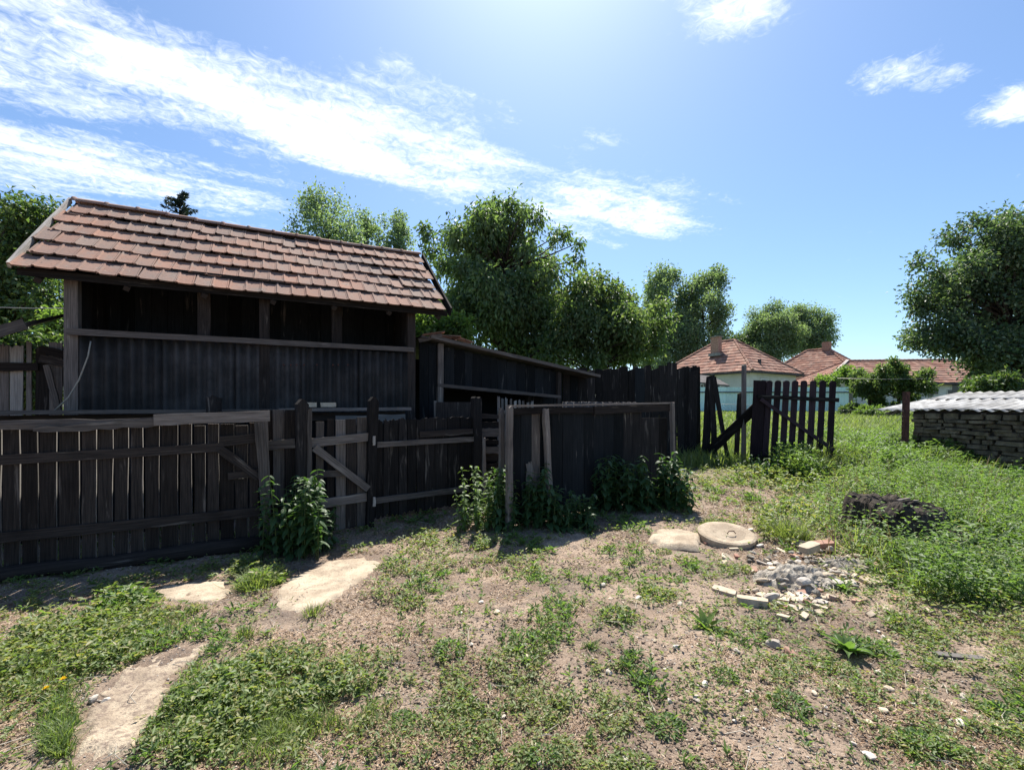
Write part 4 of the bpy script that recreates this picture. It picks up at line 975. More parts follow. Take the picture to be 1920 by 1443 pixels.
# ------------------------------------------------------------------ nettles and weeds at the fences
def leaf_mesh(name, wid=.5):
    V = [(0, 0, 0)]; Fc = []
    for (y, w_, z) in ((.12, .7, .02), (.35, 1, .03), (.65, .68, .0), (.88, .28, -.07)):
        V += [(-w_*wid/2, y, z+.05), (0, y, z), (w_*wid/2, y, z+.05)]
    V.append((0, 1, -.14)); k = len(V)-1
    Fc = [[0, 2, 1], [0, 3, 2]]
    for r in range(3):
        a = 1+r*3; Fc += [[a, a+1, a+4, a+3], [a+1, a+2, a+5, a+4]]
    Fc += [[10, 11, k], [11, 12, k]]
    return mesh(name, V, Fc)
def nettle(label, px, py, width, top_py, mat, stems, leaf=.1, spread=.28, pairs=14, group='leafy weeds at the foot of the fences', depth=.25):
    g = GP(px, py); D = g.y; s = D/F; root = thing('nettle_clump', label, 'weeds', g, group)
    me = leaf_mesh('leaf'); me.materials.append(mat)
    for i in range(stems):
        x = g.x+random.uniform(-.62, .62)*width*s; y = g.y+random.uniform(-.6, .4)*depth*2
        h = (py-top_py)*s*random.uniform(.4, .95); zb = float(gz(x, y)); b0 = Vector((x, y, zb-.02)); lean = Vector((random.uniform(-1, 1), random.uniform(-1, .6), 0))*.14*h
        tp = b0+UP*h+lean; st = tube('stem', M['stem'], root, [b0, b0.lerp(tp, .5)+lean*-.15, tp], [.006, .005, .002], 5)
        np_ = max(4, int(pairs*h/.8))
        for k in range(np_):
            t = .2+.8*k/(np_-1); c = b0.lerp(tp, t)+lean*-.15*(1-abs(2*t-1)); a0 = k*1.57+random.uniform(-.4, .4)
            for sgn in (0, math.pi):
                a = a0+sgn; ls = leaf*random.uniform(.75, 1.25)*(1.15-.5*t)
                o = bpy.data.objects.new('leaf', me); COL.objects.link(o); o.parent = st
                o.matrix_local = Matrix.Translation(c-wloc(root)) @ Matrix.Rotation(a, 4, 'Z') @ Matrix.Rotation(random.uniform(-.75, .15), 4, 'X') @ Matrix.Rotation(random.uniform(-.3, .3), 4, 'Y') @ Matrix.Scale(ls, 4)
    return root
nettle('tall dark nettles growing in front of the left gate leaf', 562, 1030, 90, 862, M['nettle'], 40, .13)
nettle('pale sunlit leafy weeds beside the right gate post', 915, 985, 80, 862, M['nettle_pale'], 34, .095)
nettle('dark nettles at the left foot of the black fence panel', 985, 985, 95, 862, M['nettle'], 42, .14)
nettle('broad dark nettle clump at the right foot of the black fence panel', 1195, 952, 150, 838, M['nettle'], 66, .16)
nettle('low nettles in the middle of the black fence panel', 1070, 990, 70, 918, M['nettle'], 32, .14)
nettle('leafy dark weeds at the foot of the picket gate', 1480, 896, 150, 850, M['nettle'], 20, .12)
nettle('weeds below the diagonal plank in the gap', 1385, 874, 80, 842, M['nettle'], 10, .12)
nettle('glossy dark leaves around the foot of the rusty post', 1690, 906, 150, 876, M['nettle'], 18, .13)
nettle('pale burdock beside the picket gate end', 1585, 900, 40, 866, M['nettle_pale'], 5, .17)
nettle('leafy weeds crowding the left side of the rotten stump', 1655, 1015, 70, 955, M['nettle_pale'], 16, .10)
nettle('leafy weeds crowding the right side of the rotten stump', 1815, 1030, 80, 965, M['nettle_pale'], 18, .10)
nettle('leafy weeds against the foot of the stone wall', 1850, 912, 130, 868, M['nettle'], 24, .14)

# ------------------------------------------------------------------ ground cover
def visible(n, d0, d1, wide=1.7):
    n = int(n*1.4)
    """points spread over the view so that the picture, not the plan, is evenly filled"""
    u = RNG.uniform(0, 1, n); D = 1/(1/d0+(1/d1-1/d0)*u); D = np.where(RNG.uniform(0, 1, n) < .5, D, np.sqrt(RNG.uniform(d0**2, d1**2, n)))
    x = RNG.uniform(-wide, wide, n)*D; return x, D
def pix(x, y, z=None):
    z = gbase(y) if z is None else z
    return CX+F*x/y, HY+F*(EYE-z)/y
def ellm(px, py, list_):
    m = np.zeros_like(px)
    for (cx, cy, rx, ry, a, s) in list_:
        c, sn = math.cos(math.radians(a)), math.sin(math.radians(a)); dx = px-cx; dy = py-cy
        d = np.sqrt(((dx*c+dy*sn)/rx)**2+((-dx*sn+dy*c)/ry)**2); m = np.maximum(m, s*np.clip((1.25-d)/.5, 0, 1))
    return m
LUSH0 = [(130, 1215, 190, 70, -18, 1), (500, 1330, 230, 95, -14, 1), (230, 1140, 60, 35, 0, 1), (485, 1085, 60, 32, 0, 1), (470, 1050, 160, 22, -16, .9), (760, 1120, 70, 40, 20, .8), (1010, 1070, 70, 45, 0, .7),
        (1160, 1155, 55, 35, 0, .9), (1235, 1115, 50, 35, 0, .9), (830, 1200, 60, 45, 0, .7), (1030, 1195, 30, 22, 0, .9), (1490, 985, 70, 45, 0, 1), (1640, 1000, 90, 50, 20, 1), (1760, 1080, 190, 75, 20, 1), (1840, 960, 130, 70, 0, 1), (1600, 910, 200, 30, 5, 1), (1540, 1200, 110, 40, 10, .8),
        (1700, 1160, 120, 40, 20, .7), (1350, 1190, 60, 40, 0, .8), (120, 1110, 110, 20, 0, .6), (1380, 905, 90, 18, 0, .5), (850, 1020, 100, 22, -8, .9), (1500, 1290, 150, 50, 0, .6), (1790, 1400, 60, 50, 0, .7), (1290, 1330, 120, 60, 0, .6), (930, 1290, 160, 60, 0, .6), (1050, 1400, 160, 50, 0, .55), (100, 1380, 40, 80, 15, .7)]
LUSH = [(a, b, c, d, e, f if (f >= 1 and (a < 620 or a > 1440)) else f*.32) for (a, b, c, d, e, f) in LUSH0]
BARE = [(360, 1110, 100, 32, -6, 1), (610, 1095, 95, 58, -20, 1), (260, 1300, 110, 90, -40, 1), (570, 1220, 110, 40, -10, .7), (680, 1030, 90, 30, -20, .8), (1270, 1015, 60, 22, 0, 1), (1360, 1005, 55, 24, 0, 1), (1530, 1070, 120, 45, 5, .9), (800, 1410, 120, 40, 0, .7), (1300, 1410, 150, 45, 0, .6), (1700, 1330, 150, 60, 10, .5), (1420, 930, 90, 22, 0, .6), (900, 1090, 90, 30, 0, .5), (660, 1160, 90, 40, 0, .5)]
SLABS = [[(505, 1133), (520, 1158), (560, 1160), (640, 1122), (690, 1087), (722, 1050), (690, 1038), (620, 1048), (560, 1072), (515, 1092)], [(275, 1112), (330, 1137), (400, 1137), (442, 1105), (430, 1086), (370, 1090), (300, 1098)],
         [(135, 1380), (145, 1450), (240, 1402), (310, 1322), (335, 1262), (405, 1203), (330, 1212), (240, 1248), (165, 1300)], [(1215, 1015), (1240, 1030), (1310, 1032), (1318, 1008), (1280, 996), (1235, 998)]]
def slabs(px, py):
    m = np.zeros(np.shape(px), bool)
    for poly in SLABS:
        ins = np.zeros_like(m)
        for (x0, y0), (x1, y1) in zip(poly, poly[1:]+poly[:1]):
            if y0 == y1: continue
            c = ((y0 > py) != (y1 > py)) & (px < (x1-x0)*(py-y0)/(y1-y0)+x0); ins ^= c
        m |= ins
    return m.astype(float)
def density(x, y):
    px, py = pix(x, y); n = fbm(x*1.5, y*1.5, 21, 4); n2 = fbm(x*6, y*6, 31, 3)
    n3 = fbm(x*16, y*16, 37, 2); d = np.clip((n-.63)*3.2+(n2-.5)*3.0+(n3-.5)*2.4+.03, .03, .5); L = ellm(px, py, LUSH); B_ = ellm(px, py, BARE)
    d = np.maximum(d*(1-.9*B_), L*np.clip(.12+(n2-.36)*2.6+(n3-.5), 0, 1))*(1-.97*slabs(px, py))
    right = np.clip((px-1480)/150, 0, 1)*np.clip((1130+(px-1500)*.25-py)/60, 0, 1)
    return np.maximum(d*(1-.6*right), right*.30)
def put(x, y, dz=0): return np.stack([x, y, gz(x, y)+dz], 1)
# low leafy cover: rosettes
x, y = visible(230000, 1.55, 10.5); k = RNG.uniform(0, 1, len(x)) < density(x, y); x, y = x[k], y[k]
nl = 4; X = np.repeat(x, nl); Y = np.repeat(y, nl); an = RNG.uniform(0, 6.283, len(X)); sc = np.repeat((.0065+.0034*y)*RNG.uniform(.45, 1.8, len(x)), nl)
lush = np.repeat(ellm(*pix(x, y), LUSH), nl); sc = sc*(1+.35*lush)
pos = put(X, Y, 0)+np.stack([RNG.normal(size=len(X))*.014, RNG.normal(size=len(X))*.014, RNG.uniform(0, 1.5, len(X))*sc*(1+.9*lush)], 1)
dr = np.stack([np.cos(an), np.sin(an), RNG.uniform(-.1, .9, len(X))], 1); up = np.array([0, 0, 1.])+RNG.normal(size=pos.shape)*.35
V, f = leaves_np(pos, dr, up, sc*RNG.uniform(.6, 1.6, len(X)), sc*RNG.uniform(.35, .75, len(X)))
tag(link('ground_cover', npmesh('ground_cover', V, [f]), M['cover']), 'patchy low clover and knotgrass creeping over the bare yard soil', 'ground cover', kind='stuff')
# a second low weed with narrow upright leaves
x, y = visible(70000, 1.55, 9); px, py = pix(x, y); k = (RNG.uniform(0, 1, len(x)) < np.clip((fbm(x*2.6, y*2.6, 63, 4)-.60)*6, 0.015, .45)*(1-slabs(px, py))); x, y = x[k], y[k]
nl = 6; X = np.repeat(x, nl); Y = np.repeat(y, nl); an = RNG.uniform(0, 6.283, len(X)); sc = np.repeat((.016+.005*y)*RNG.uniform(.5, 1.7, len(x)), nl)
pos = put(X, Y, 0)+np.stack([RNG.normal(size=len(X))*.006, RNG.normal(size=len(X))*.006, RNG.uniform(0, .8, len(X))*sc], 1)
dr = np.stack([np.cos(an), np.sin(an), RNG.uniform(.1, 1.4, len(X))], 1)
V, f = leaves_np(pos, dr, np.array([0, 0, 1.])+RNG.normal(size=pos.shape)*.3, sc*RNG.uniform(.7, 1.5, len(X)), sc*.3)
tag(link('low_weeds', npmesh('low_weeds', V, [f]), M['weed']), 'low narrow leafed weeds sprouting in patches on the yard soil', 'weeds', kind='stuff')
# grass blades in the lush places and over the meadow
x, y = visible(60000, 1.6, 9.5); px, py = pix(x, y); k = RNG.uniform(0, 1, len(x)) < np.maximum(density(x, y)-.45, 0)*1.1*(fbm(x*2.3, y*2.3, 77)>.47); x, y = x[k], y[k]
V1, q1, t1 = blades_np(put(x, y, -.005), unit(np.array([0, 0, 1.])+RNG.normal(size=(len(x), 3))*.3), RNG.uniform(.035, .10, len(x))*(.7+.08*y), .0035+.0008*y, .9)
for (cx_, cy_, rx_, ry_, n_) in ((470, 1330, 190, 80, 9000), (640, 1300, 70, 50, 2500), (250, 1180, 110, 45, 2500), (110, 1370, 35, 75, 2200), (60, 1240, 90, 50, 2500), (485, 1085, 45, 22, 700)):
    qx = RNG.normal(size=n_)*rx_*.55+cx_; qy = RNG.normal(size=n_)*ry_*.55+cy_; kq = slabs(qx, qy) < .5; qx, qy = qx[kq], qy[kq]; D_ = np.clip(F*EYE/np.maximum(qy-HY, 50), 1.3, 9); X5 = (qx-CX)/F*D_; kq = fbm(X5*3.5, D_*3.5, 83) > .45; X5, D_ = X5[kq], D_[kq]
    V5, q5, t5 = blades_np(put(X5, D_, -.005), unit(np.array([0, 0, 1.])+RNG.normal(size=(len(X5), 3))*.35), RNG.uniform(.03, .10, len(X5)), .0045, .9); o_ = len(V1); V1 = np.concatenate([V1, V5]); q1 = np.concatenate([q1, q5+o_]); t1 = np.concatenate([t1, t5+o_])
ys_ = RNG.uniform(4.5, 16, 1500); xs_ = ys_*RNG.uniform(.60, 1.05, 1500); k = (pix(xs_, ys_)[0] > 1540) & ~(xs_ > 8.8+(10.4-ys_)*.42) & (((xs_-4.75)/.95)**2+((ys_-5.15)/.85)**2 > 1); xs_, ys_ = xs_[k], ys_[k]
Vs, qs, ts = blades_np(put(xs_, ys_, -.02), unit(np.array([0, 0, 1.])+RNG.normal(size=(len(xs_), 3))*.2), RNG.uniform(.25, .75, len(xs_)), .007, .6)
tag(link('dry_stalks', npmesh('dry_stalks', Vs, [qs, ts]), M['straw']), 'tall dry grass stalks standing among the green weeds', 'grass', kind='stuff')
xm = RNG.uniform(-2, 30, 170000); ym = np.exp(RNG.uniform(math.log(8.7), math.log(32), len(xm)))
k = (xm/ym > .36) & (xm/ym < 1.25) & ((ym > 9.9) | (xm > 6.9)) & ~((xm > 9.1+(10.4-ym)*.42) & (ym < 11.2)); xm, ym = xm[k], ym[k]
hm = (.24+.42*fbm(xm*.8, ym*.8, 41))*np.clip((30-ym)/18+.35, .3, 1)
V2g, q2, t2 = blades_np(put(xm, ym, -.02), unit(np.array([0, 0, 1.])+RNG.normal(size=(len(xm), 3))*.22), hm*RNG.uniform(.6, 1.2, len(xm)), .004+.0011*ym, .9)
xr = RNG.uniform(2.8, 9.2, 26000); yr = RNG.uniform(3.8, 10.4, len(xr)); pxr, pyr = pix(xr, yr); k = (RNG.uniform(0, 1, len(xr)) < np.clip((pxr-1500-np.clip((pyr-1000)*1.3, 0, 500))/150, 0, 1)*.75) & (fbm(xr*1.7, yr*1.7, 58) > .46) & (((xr-4.75)/.95)**2+((yr-5.15)/.85)**2 > 1) & ~(xr > 9.0+(10.4-yr)*.42); xr, yr = xr[k], yr[k]
V3, q3, t3 = blades_np(put(xr, yr, -.02), unit(np.array([0, 0, 1.])+RNG.normal(size=(len(xr), 3))*.28), RNG.uniform(.15, .5, len(xr)), .006+.0008*yr, .9)
yr = RNG.uniform(8.9, 14.5, 26000); xr = yr*RNG.uniform(.60, .93, len(yr)); k = (fbm(xr*1.5, yr*1.5, 66) > .42) & ~(xr > 9.0+(10.4-yr)*.42); xr, yr = xr[k], yr[k]
V4, q4, t4 = blades_np(put(xr, yr, -.02), unit(np.array([0, 0, 1.])+RNG.normal(size=(len(xr), 3))*.25), RNG.uniform(.35, .8, len(xr))*(.4+.9*fbm(xr*2, yr*2, 19)), .013, .8)
o_ = len(V3); V3 = np.concatenate([V3, V4]); q3 = np.concatenate([q3, q4+o_]); t3 = np.concatenate([t3, t4+o_])
o_ = len(V2g); V2g = np.concatenate([V2g, V3]); q2 = np.concatenate([q2, q3+o_]); t2 = np.concatenate([t2, t3+o_])
o_ = len(V1); tag(link('grass', npmesh('grass', np.concatenate([V1, V2g]), [np.concatenate([q1, q2+o_]), np.concatenate([t1, t2+o_])]), M['grass']), 'grass blades in the yard and the tall sunlit meadow grass behind', 'grass', kind='stuff')
# taller leafy weeds on the right side of the yard
x = RNG.uniform(2.4, 9.0, 30000); y = RNG.uniform(3.6, 10.2, len(x)); px, py = pix(x, y)
dn_ = np.clip((px-1520-np.clip((py-1000)*1.3, 0, 500))/120, 0, 1)*np.clip((py-860)/25, 0, 1)*(fbm(x*1.3, y*1.3, 55)>.36)
dn_ = dn_*(((x-4.75)/.9)**2+((y-5.2)/.8)**2 > 1)
k = RNG.uniform(0, 1, len(x)) < dn_*.55; x, y = x[k], y[k]
nl = 14; X = np.repeat(x, nl); Y = np.repeat(y, nl); h = np.repeat(RNG.uniform(.06, .50, len(x))*(.2+1.7*fbm(x*1.3, y*1.3, 91)), nl); tt = RNG.uniform(.1, 1, len(X)); an = RNG.uniform(0, 6.283, len(X))
pos = put(X, Y)+np.stack([RNG.normal(size=len(X))*.03, RNG.normal(size=len(X))*.03, h*tt], 1); dr = np.stack([np.cos(an), np.sin(an), RNG.uniform(-.2, .6, len(X))], 1)
ln = .03+.035*RNG.uniform(0, 1, len(X)); ym2 = RNG.uniform(8.6, 14, 2600); xm2 = ym2*RNG.uniform(.58, .90, 2600); kk = (fbm(xm2*1.2, ym2*1.2, 97) > .48) & ~((xm2 > 9.1+(10.4-ym2)*.42) & (ym2 < 11.2)); xm2, ym2 = xm2[kk], ym2[kk]
X = np.repeat(xm2, 18); Y = np.repeat(ym2, 18); h = np.repeat(RNG.uniform(.2, .65, len(xm2)), 18); an = RNG.uniform(0, 6.283, len(X))
p2 = put(X, Y)+np.stack([RNG.normal(size=len(X))*.04, RNG.normal(size=len(X))*.04, h*RNG.uniform(.15, 1, len(X))], 1); d2 = np.stack([np.cos(an), np.sin(an), RNG.uniform(-.4, .9, len(X))], 1)
pos = np.concatenate([pos, p2]); dr = np.concatenate([dr, d2]); ln = np.concatenate([ln, RNG.uniform(.05, .11, len(X))])
s_ = RNG.uniform(-.6, 3.4, 1300); o2 = .05+RNG.uniform(0, 1, 1300)**1.5*1.3; wx = 9.24+.4026*s_-o2*.9154; wy = 10.45-.9154*s_-o2*.4026
X = np.repeat(wx, 24); Y = np.repeat(wy, 24); h = np.repeat(RNG.uniform(.2, .62, 1300)*(1.15-.5*o2/1.35)*np.clip(1.6-s_*.8, .35, 1), 24); an = RNG.uniform(0, 6.283, len(X))
p2 = put(X, Y)+np.stack([RNG.normal(size=len(X))*.04, RNG.normal(size=len(X))*.04, h*RNG.uniform(.15, 1, len(X))], 1); d2 = np.stack([np.cos(an), np.sin(an), RNG.uniform(-.4, .9, len(X))], 1)
pos = np.concatenate([pos, p2]); dr = np.concatenate([dr, d2]); ln = np.concatenate([ln, RNG.uniform(.05, .12, len(X))])
V, f = leaves_np(pos, dr, np.array([0, 0, 1.])+RNG.normal(size=pos.shape)*.3, ln, ln*.42)
tag(link('tall_weeds', npmesh('tall_weeds', V, [f]), M['weed']), 'dense knee high weeds filling the right side of the yard', 'weeds', kind='stuff')
# dry litter, gravel
x, y = visible(260000, 1.5, 9); k = RNG.uniform(0, 1, len(x)) < np.clip((fbm(x*1.5, y*1.5, 88)-.43)*5+(fbm(x*6, y*6, 89, 2)-.5)*1.6+.3, .05, 1); x, y = x[k], y[k]
px, py = pix(x, y); k = RNG.uniform(0, 1, len(x)) > slabs(px, py)*.93; x, y = x[k], y[k]
an = RNG.uniform(0, 6.283, len(x)); dr = np.stack([np.cos(an), np.sin(an), RNG.uniform(-.1, .6, len(x)) ], 1)
V, f = leaves_np(put(x, y, .003), dr, np.array([0, 0, 1.])+RNG.normal(size=(len(x), 3))*.4, RNG.uniform(.010, .05, len(x))**1.0*(.6+.1*y), .003+.0011*y, .1, .05)
tag(link('dry_litter', npmesh('dry_litter', V, [f]), M['straw']), 'dry straw and dead leaf litter strewn over the soil', 'litter', kind='stuff')
def pebbles(n, lo, hi, sel=None):
    x, y = visible(n, 1.5, 8)
    if sel is not None: k = sel(x, y); x, y = x[k], y[k]
    base = np.array([(1, 0, 0), (-.5, .87, 0), (-.5, -.87, 0), (.2, .1, 1), (.1, -.2, -1)]); fa = np.array([[0, 1, 3], [1, 2, 3], [2, 0, 3], [1, 0, 4], [2, 1, 4], [0, 2, 4]])
    s = RNG.uniform(lo, hi, len(x)); a = RNG.uniform(0, 6.283, len(x)); V = base[None]*s[:, None, None]*np.array([1, .8, .5])*RNG.uniform(.6, 1.3, (len(x), 5, 1))
    c, sn = np.cos(a)[:, None], np.sin(a)[:, None]; V = np.stack([V[..., 0]*c-V[..., 1]*sn, V[..., 0]*sn+V[..., 1]*c, V[..., 2]], -1)+put(x, y, .002)[:, None, :]
    return npmesh('gravel', V.reshape(-1, 3), [(np.arange(len(x))[:, None, None]*5+fa[None]).reshape(-1, 3)])
tag(link('soil_crumbs', pebbles(46000, .003, .019, lambda x, y: (RNG.uniform(0, 1, len(x)) > slabs(*pix(x, y))*.95) & (RNG.uniform(0, 1, len(x)) < np.clip((fbm(x*2.2, y*2.2, 45)-.4)*4, .08, 1))), M['soil']), 'crumbly clods of dark soil lying loose over the yard', 'soil', kind='stuff')
tag(link('gravel', pebbles(16000, .003, .013), M['chip']), 'small pale stones and crumbs scattered on the yard soil', 'gravel', kind='stuff')

# ------------------------------------------------------------------ bare concrete remains, lid, rubble, stump
def patch(name, label, pts, mat, th=.05, h=.012, cat='concrete slab', rough=2):
    P_ = [GP(*p) for p in pts]; c = sum(P_, Vector())/len(P_); ring = []
    n = len(P_)
    for i in range(n):
        for k in range(14):
            p = P_[i].lerp(P_[(i+1) % n], k/14); v = Vector((p.x-c.x, p.y-c.y, 0)); v.normalize(); p = p+v*(rough*.055*(float(fbm(p.x*9, p.y*9, 61, 4))-.5)+random.uniform(-.007, .007)); ring.append(p)
    V = []; m_ = len(ring); rings = 8
    for r in range(rings):
        f_ = 1-r/rings
        for p in ring:
            x_, y_ = c.x+(p.x-c.x)*f_, c.y+(p.y-c.y)*f_
            V.append(Vector((x_, y_, float(gz(x_, y_))*.55+float(gbase(y_))*.45+(h if r else h-th)+.022*(float(fbm(x_*11, y_*11, 5, 3))-.5))))
    V.append(Vector((c.x, c.y, float(gz(c.x, c.y))*.55+float(gbase(c.y))*.45+h)))
    Fc = [[r*m_+i, r*m_+(i+1) % m_, (r+1)*m_+(i+1) % m_, (r+1)*m_+i] for r in range(rings-1) for i in range(m_)]+[[(rings-1)*m_+i, (rings-1)*m_+(i+1) % m_, len(V)-1] for i in range(m_)]
    return tag(link(name, mesh(name, V, Fc), mat, None, True), label, cat)
patch('concrete_slab', 'pale worn concrete slab in front of the gate, biggest bare patch', [(512, 1130), (520, 1155), (560, 1158), (640, 1120), (690, 1085), (720, 1055), (690, 1042), (620, 1050), (560, 1075), (520, 1095)], M['concrete'], h=.014, rough=3)
patch('concrete_slab', 'pale concrete slab at the shadow edge of the left fence', [(280, 1112), (330, 1135), (400, 1135), (440, 1105), (430, 1088), (370, 1092), (300, 1100)], M['concrete'], h=.014, rough=3)
patch('sand_path', 'sandy worn strip of path in the lower left foreground', [(140, 1380), (150, 1443), (240, 1400), (310, 1320), (330, 1260), (400, 1205), (330, 1215), (240, 1250), (170, 1300)], M['sand'], h=.004, cat='path', rough=5)['kind'] = 'structure'
patch('concrete_slab', 'flat pale slab left of the round lid', [(1215, 1015), (1240, 1030), (1310, 1032), (1318, 1008), (1280, 996), (1235, 998)], M['concrete'], h=.055)
g = GP(1362, 1012); root = thing('concrete_lid', 'round pale concrete lid lying tilted by the rubble', 'lid', g)
mb = MB(); n_ = 28
prof = [(.315, -.03), (.325, .05), (.30, .065), (.20, .062), (.19, .066), (.0, .068)]
V = []
for (r, z) in prof[:-1]:
    for k in range(n_): a = 2*math.pi*k/n_; V.append(g+Vector((r*math.cos(a)*(1+random.uniform(-.015, .015)), r*.95*math.sin(a), z+.05*math.sin(a)+.02)))
V.append(g+UP*.09); Fc = [[i*n_+k, i*n_+(k+1) % n_, (i+1)*n_+(k+1) % n_, (i+1)*n_+k] for i in range(4) for k in range(n_)]+[[4*n_+k, 4*n_+(k+1) % n_, 5*n_] for k in range(n_)]
mb.add(V, Fc); mb.build('disc', M['concrete'], root); a = g+Vector((.02, -.08, .085)); tube('handle', M['rust'], root, [a+Vector((-.05, 0, 0)), a+Vector((-.03, 0, .03)), a+Vector((.03, 0, .03)), a+Vector((.05, 0, 0))], .006, 5)
def rock(r, seed, flat=.7):
    """angular rock: jittered icosphere-like points"""
    import bmesh
    bm = bmesh.new(); bmesh.ops.create_icosphere(bm, subdivisions=2, radius=r); rr = random.Random(seed); pl = [(Vector((rr.gauss(0, 1), rr.gauss(0, 1), rr.gauss(0, 1))).normalized(), rr.uniform(.5, .85)*r) for _ in range(9)]
    for v in bm.verts:
        for nn, d in pl:
            k = v.co.dot(nn)-d
            if k > 0: v.co -= nn*k
        v.co.z *= flat
    me = bpy.data.meshes.new('rock'); bm.to_mesh(me); bm.free(); return me
RK = [rock(1, i) for i in range(7)]
def placerock(name, mesh_, mat, px, py, r, label, cat, group, dz=0, x=None):
    g = GP(px, py); me = mesh_.copy() if not mesh_.materials or mesh_.materials[0] != mat else mesh_
    key = (mesh_.name, mat.name)
    if key not in placerock.c: m2 = mesh_.copy(); m2.materials.clear(); m2.materials.append(mat); placerock.c[key] = m2
    o = bpy.data.objects.new(name, placerock.c[key]); COL.objects.link(o); o.location = g+UP*(r*.3+dz); o.rotation_euler = (random.uniform(-.4, .4), random.uniform(-.4, .4), random.uniform(0, 6.28)); o.scale = (r*random.uniform(.8, 1.3), r*random.uniform(.7, 1.1), r*random.uniform(.6, .9))
    return tag(o, label, cat, group)
placerock.c = {}
# heap of broken concrete
def heap(label, px, py, rx, ry, h, mat, seed):
    g = GP(px, py); s = g.y/F; k = 46; V, Fc = [], []; a = rx*s; b_ = ry
    for j in range(k+1):
        for i in range(k+1):
            u, v = i/k*2-1, j/k*2-1; x_, y_ = g.x+u*a, g.y+v*b_; d = max(0, 1-(u*u+v*v)); n_ = float(fbm(x_*7, y_*7, seed, 4)); n2 = float(vnoise(x_*24, y_*24, seed+3)); n4 = float(vnoise(x_*45, y_*45, seed+5))
            V.append((x_, y_, float(gz(x_, y_))-.05+d**.8*h*(.45+1.0*n_)+d**.3*.07*n2+.025*n4*(d > .01)))
    for j in range(k):
        for i in range(k): q_ = j*(k+1)+i; Fc.append([q_, q_+1, q_+k+2, q_+k+1])
    o = link('rubble_heap', mesh('rubble_heap', V, Fc), mat); return tag(o, label, 'rubble', kind='stuff')
heap('low heap of crumbled grey concrete in the right of the yard', 1490, 1085, 78, .30, .10, M['grey_concrete'], 71)
heap('smaller pile of crumbled concrete behind the main heap', 1585, 1065, 56, .22, .08, M['grey_concrete'], 91)
for i in range(190):
    px = random.gauss(1520, 70); py = random.gauss(1076, 22)
    if not (1400 < px < 1690 and 1020 < py < 1140): continue
    placerock('rock', random.choice(RK), random.choice((M['grey_concrete'], M['grey_concrete'], M['chip'], M['buff_brick'])), px, py, random.choice((1, 1, 1, 1.8))*random.uniform(.012, .036), 'grey broken concrete lump lying on the rubble heap', 'stone', 'lumps on the rubble heap', .05*math.exp(-((px-1500)/70)**2))
for i in range(75):
    px = random.uniform(850, 1900); py = 1110+330*random.random()**1.2
    placerock('stone', random.choice(RK), random.choice((M['chip'], M['chip'], M['buff_brick'])), px, py, random.uniform(.010, .03), 'small pale stone chip lying loose on the yard soil', 'stone', 'stone chips scattered over the yard')
for i in range(70):
    px = random.gauss(1530, 95); py = 1075+(px-1530)*.18+random.gauss(0, 30)
    if abs(px-1490) < 60 and abs(py-1085) < 25: py += 45
    me = rough_box(random.uniform(.05, .15), random.uniform(.04, .09), random.uniform(.012, .035), .35, 'brick_shard'); g_ = GP(px, py); o = link('brick_shard', me, M[random.choice(('brick', 'buff_brick', 'buff_brick', 'chip'))])
    o.location = g_+UP*.014; o.rotation_euler = (random.gauss(0, .2), random.gauss(0, .2), random.uniform(0, 6.3)); tag(o, 'flat shard of broken brick or tile strewn around the rubble', 'shard', 'shards strewn around the rubble')
mb = MB()
for i in range(150):
    x_ = random.uniform(-1, 1); y_ = 1.7/(random.uniform(.2, 1)); x_ *= 1.1*y_; a_ = random.uniform(0, 6.28); L_ = random.uniform(.08, .3); p_ = Vector((x_, y_, float(gz(x_, y_))+.008)); d_ = Vector((math.cos(a_), math.sin(a_), 0))*L_; e_ = p_+d_; e_.z = float(gz(e_.x, e_.y))+random.uniform(.004, .05)
    mb.tube([p_, p_.lerp(e_, .5)+Vector((-d_.y, d_.x, 0))*random.uniform(-.2, .2)+UP*.012, e_], [.0022, .002, .001], 4)
tag(mb.build('dead_stems', M['rope']), 'thin dry stems and twigs lying about on the yard soil', 'litter', kind='stuff')
for (px, py, r, mt, lb) in ((175, 1308, .035, 'chip', 'left of two white stones on the sandy path'), (200, 1308, .03, 'chip', 'right of two white stones on the sandy path'), (483, 1316, .022, 'chip', 'single white chip in the foreground clover'), (420, 1412, .03, 'chip', 'round white stone at the bottom edge in clover'),
                            (1450, 1210, .06, 'chip', 'crumpled white plaster lump in the yard'), (1483, 1228, .045, 'brick', 'red tile shard beside the white plaster lump'), (1437, 1185, .04, 'brick', 'red tile shard above the white plaster lump'), (1322, 1292, .025, 'chip', 'white chip in the bare soil right of centre'),
                            (1630, 1425, .035, 'chip', 'long pale stone near the bottom right edge'), (1240, 1295, .02, 'chip', 'flat white chip near the bottom centre'), (1130, 1098, .035, 'chip', 'white stone by the small plants in mid yard'), (995, 1172, .03, 'buff_brick', 'buff stone in the middle of the yard')):
    placerock('stone', random.choice(RK), M[mt], px, py, r, lb, 'stone', None)
def flat(name, label, px, py, sx, sy, sz, mat, rz, tilt=.1, dz=0, grp=None):
    me = rough_box(sx, sy, sz, .12, name); o = link(name, me, mat); g = GP(px, py); o.location = g+UP*(sz/2+dz); o.rotation_euler = (random.uniform(-tilt, tilt), random.uniform(-tilt, tilt), rz); return tag(o, label, 'brick' if 'brick' in name else 'debris', grp)
flat('brick', 'buff brick half buried on top of the rubble', 1518, 1050, .22, .12, .07, M['buff_brick'], .4, .25, .08)
flat('brick', 'brown brick lying in the dry grass left of the rubble', 1410, 1130, .24, .12, .065, M['buff_brick'], -.5, .2)
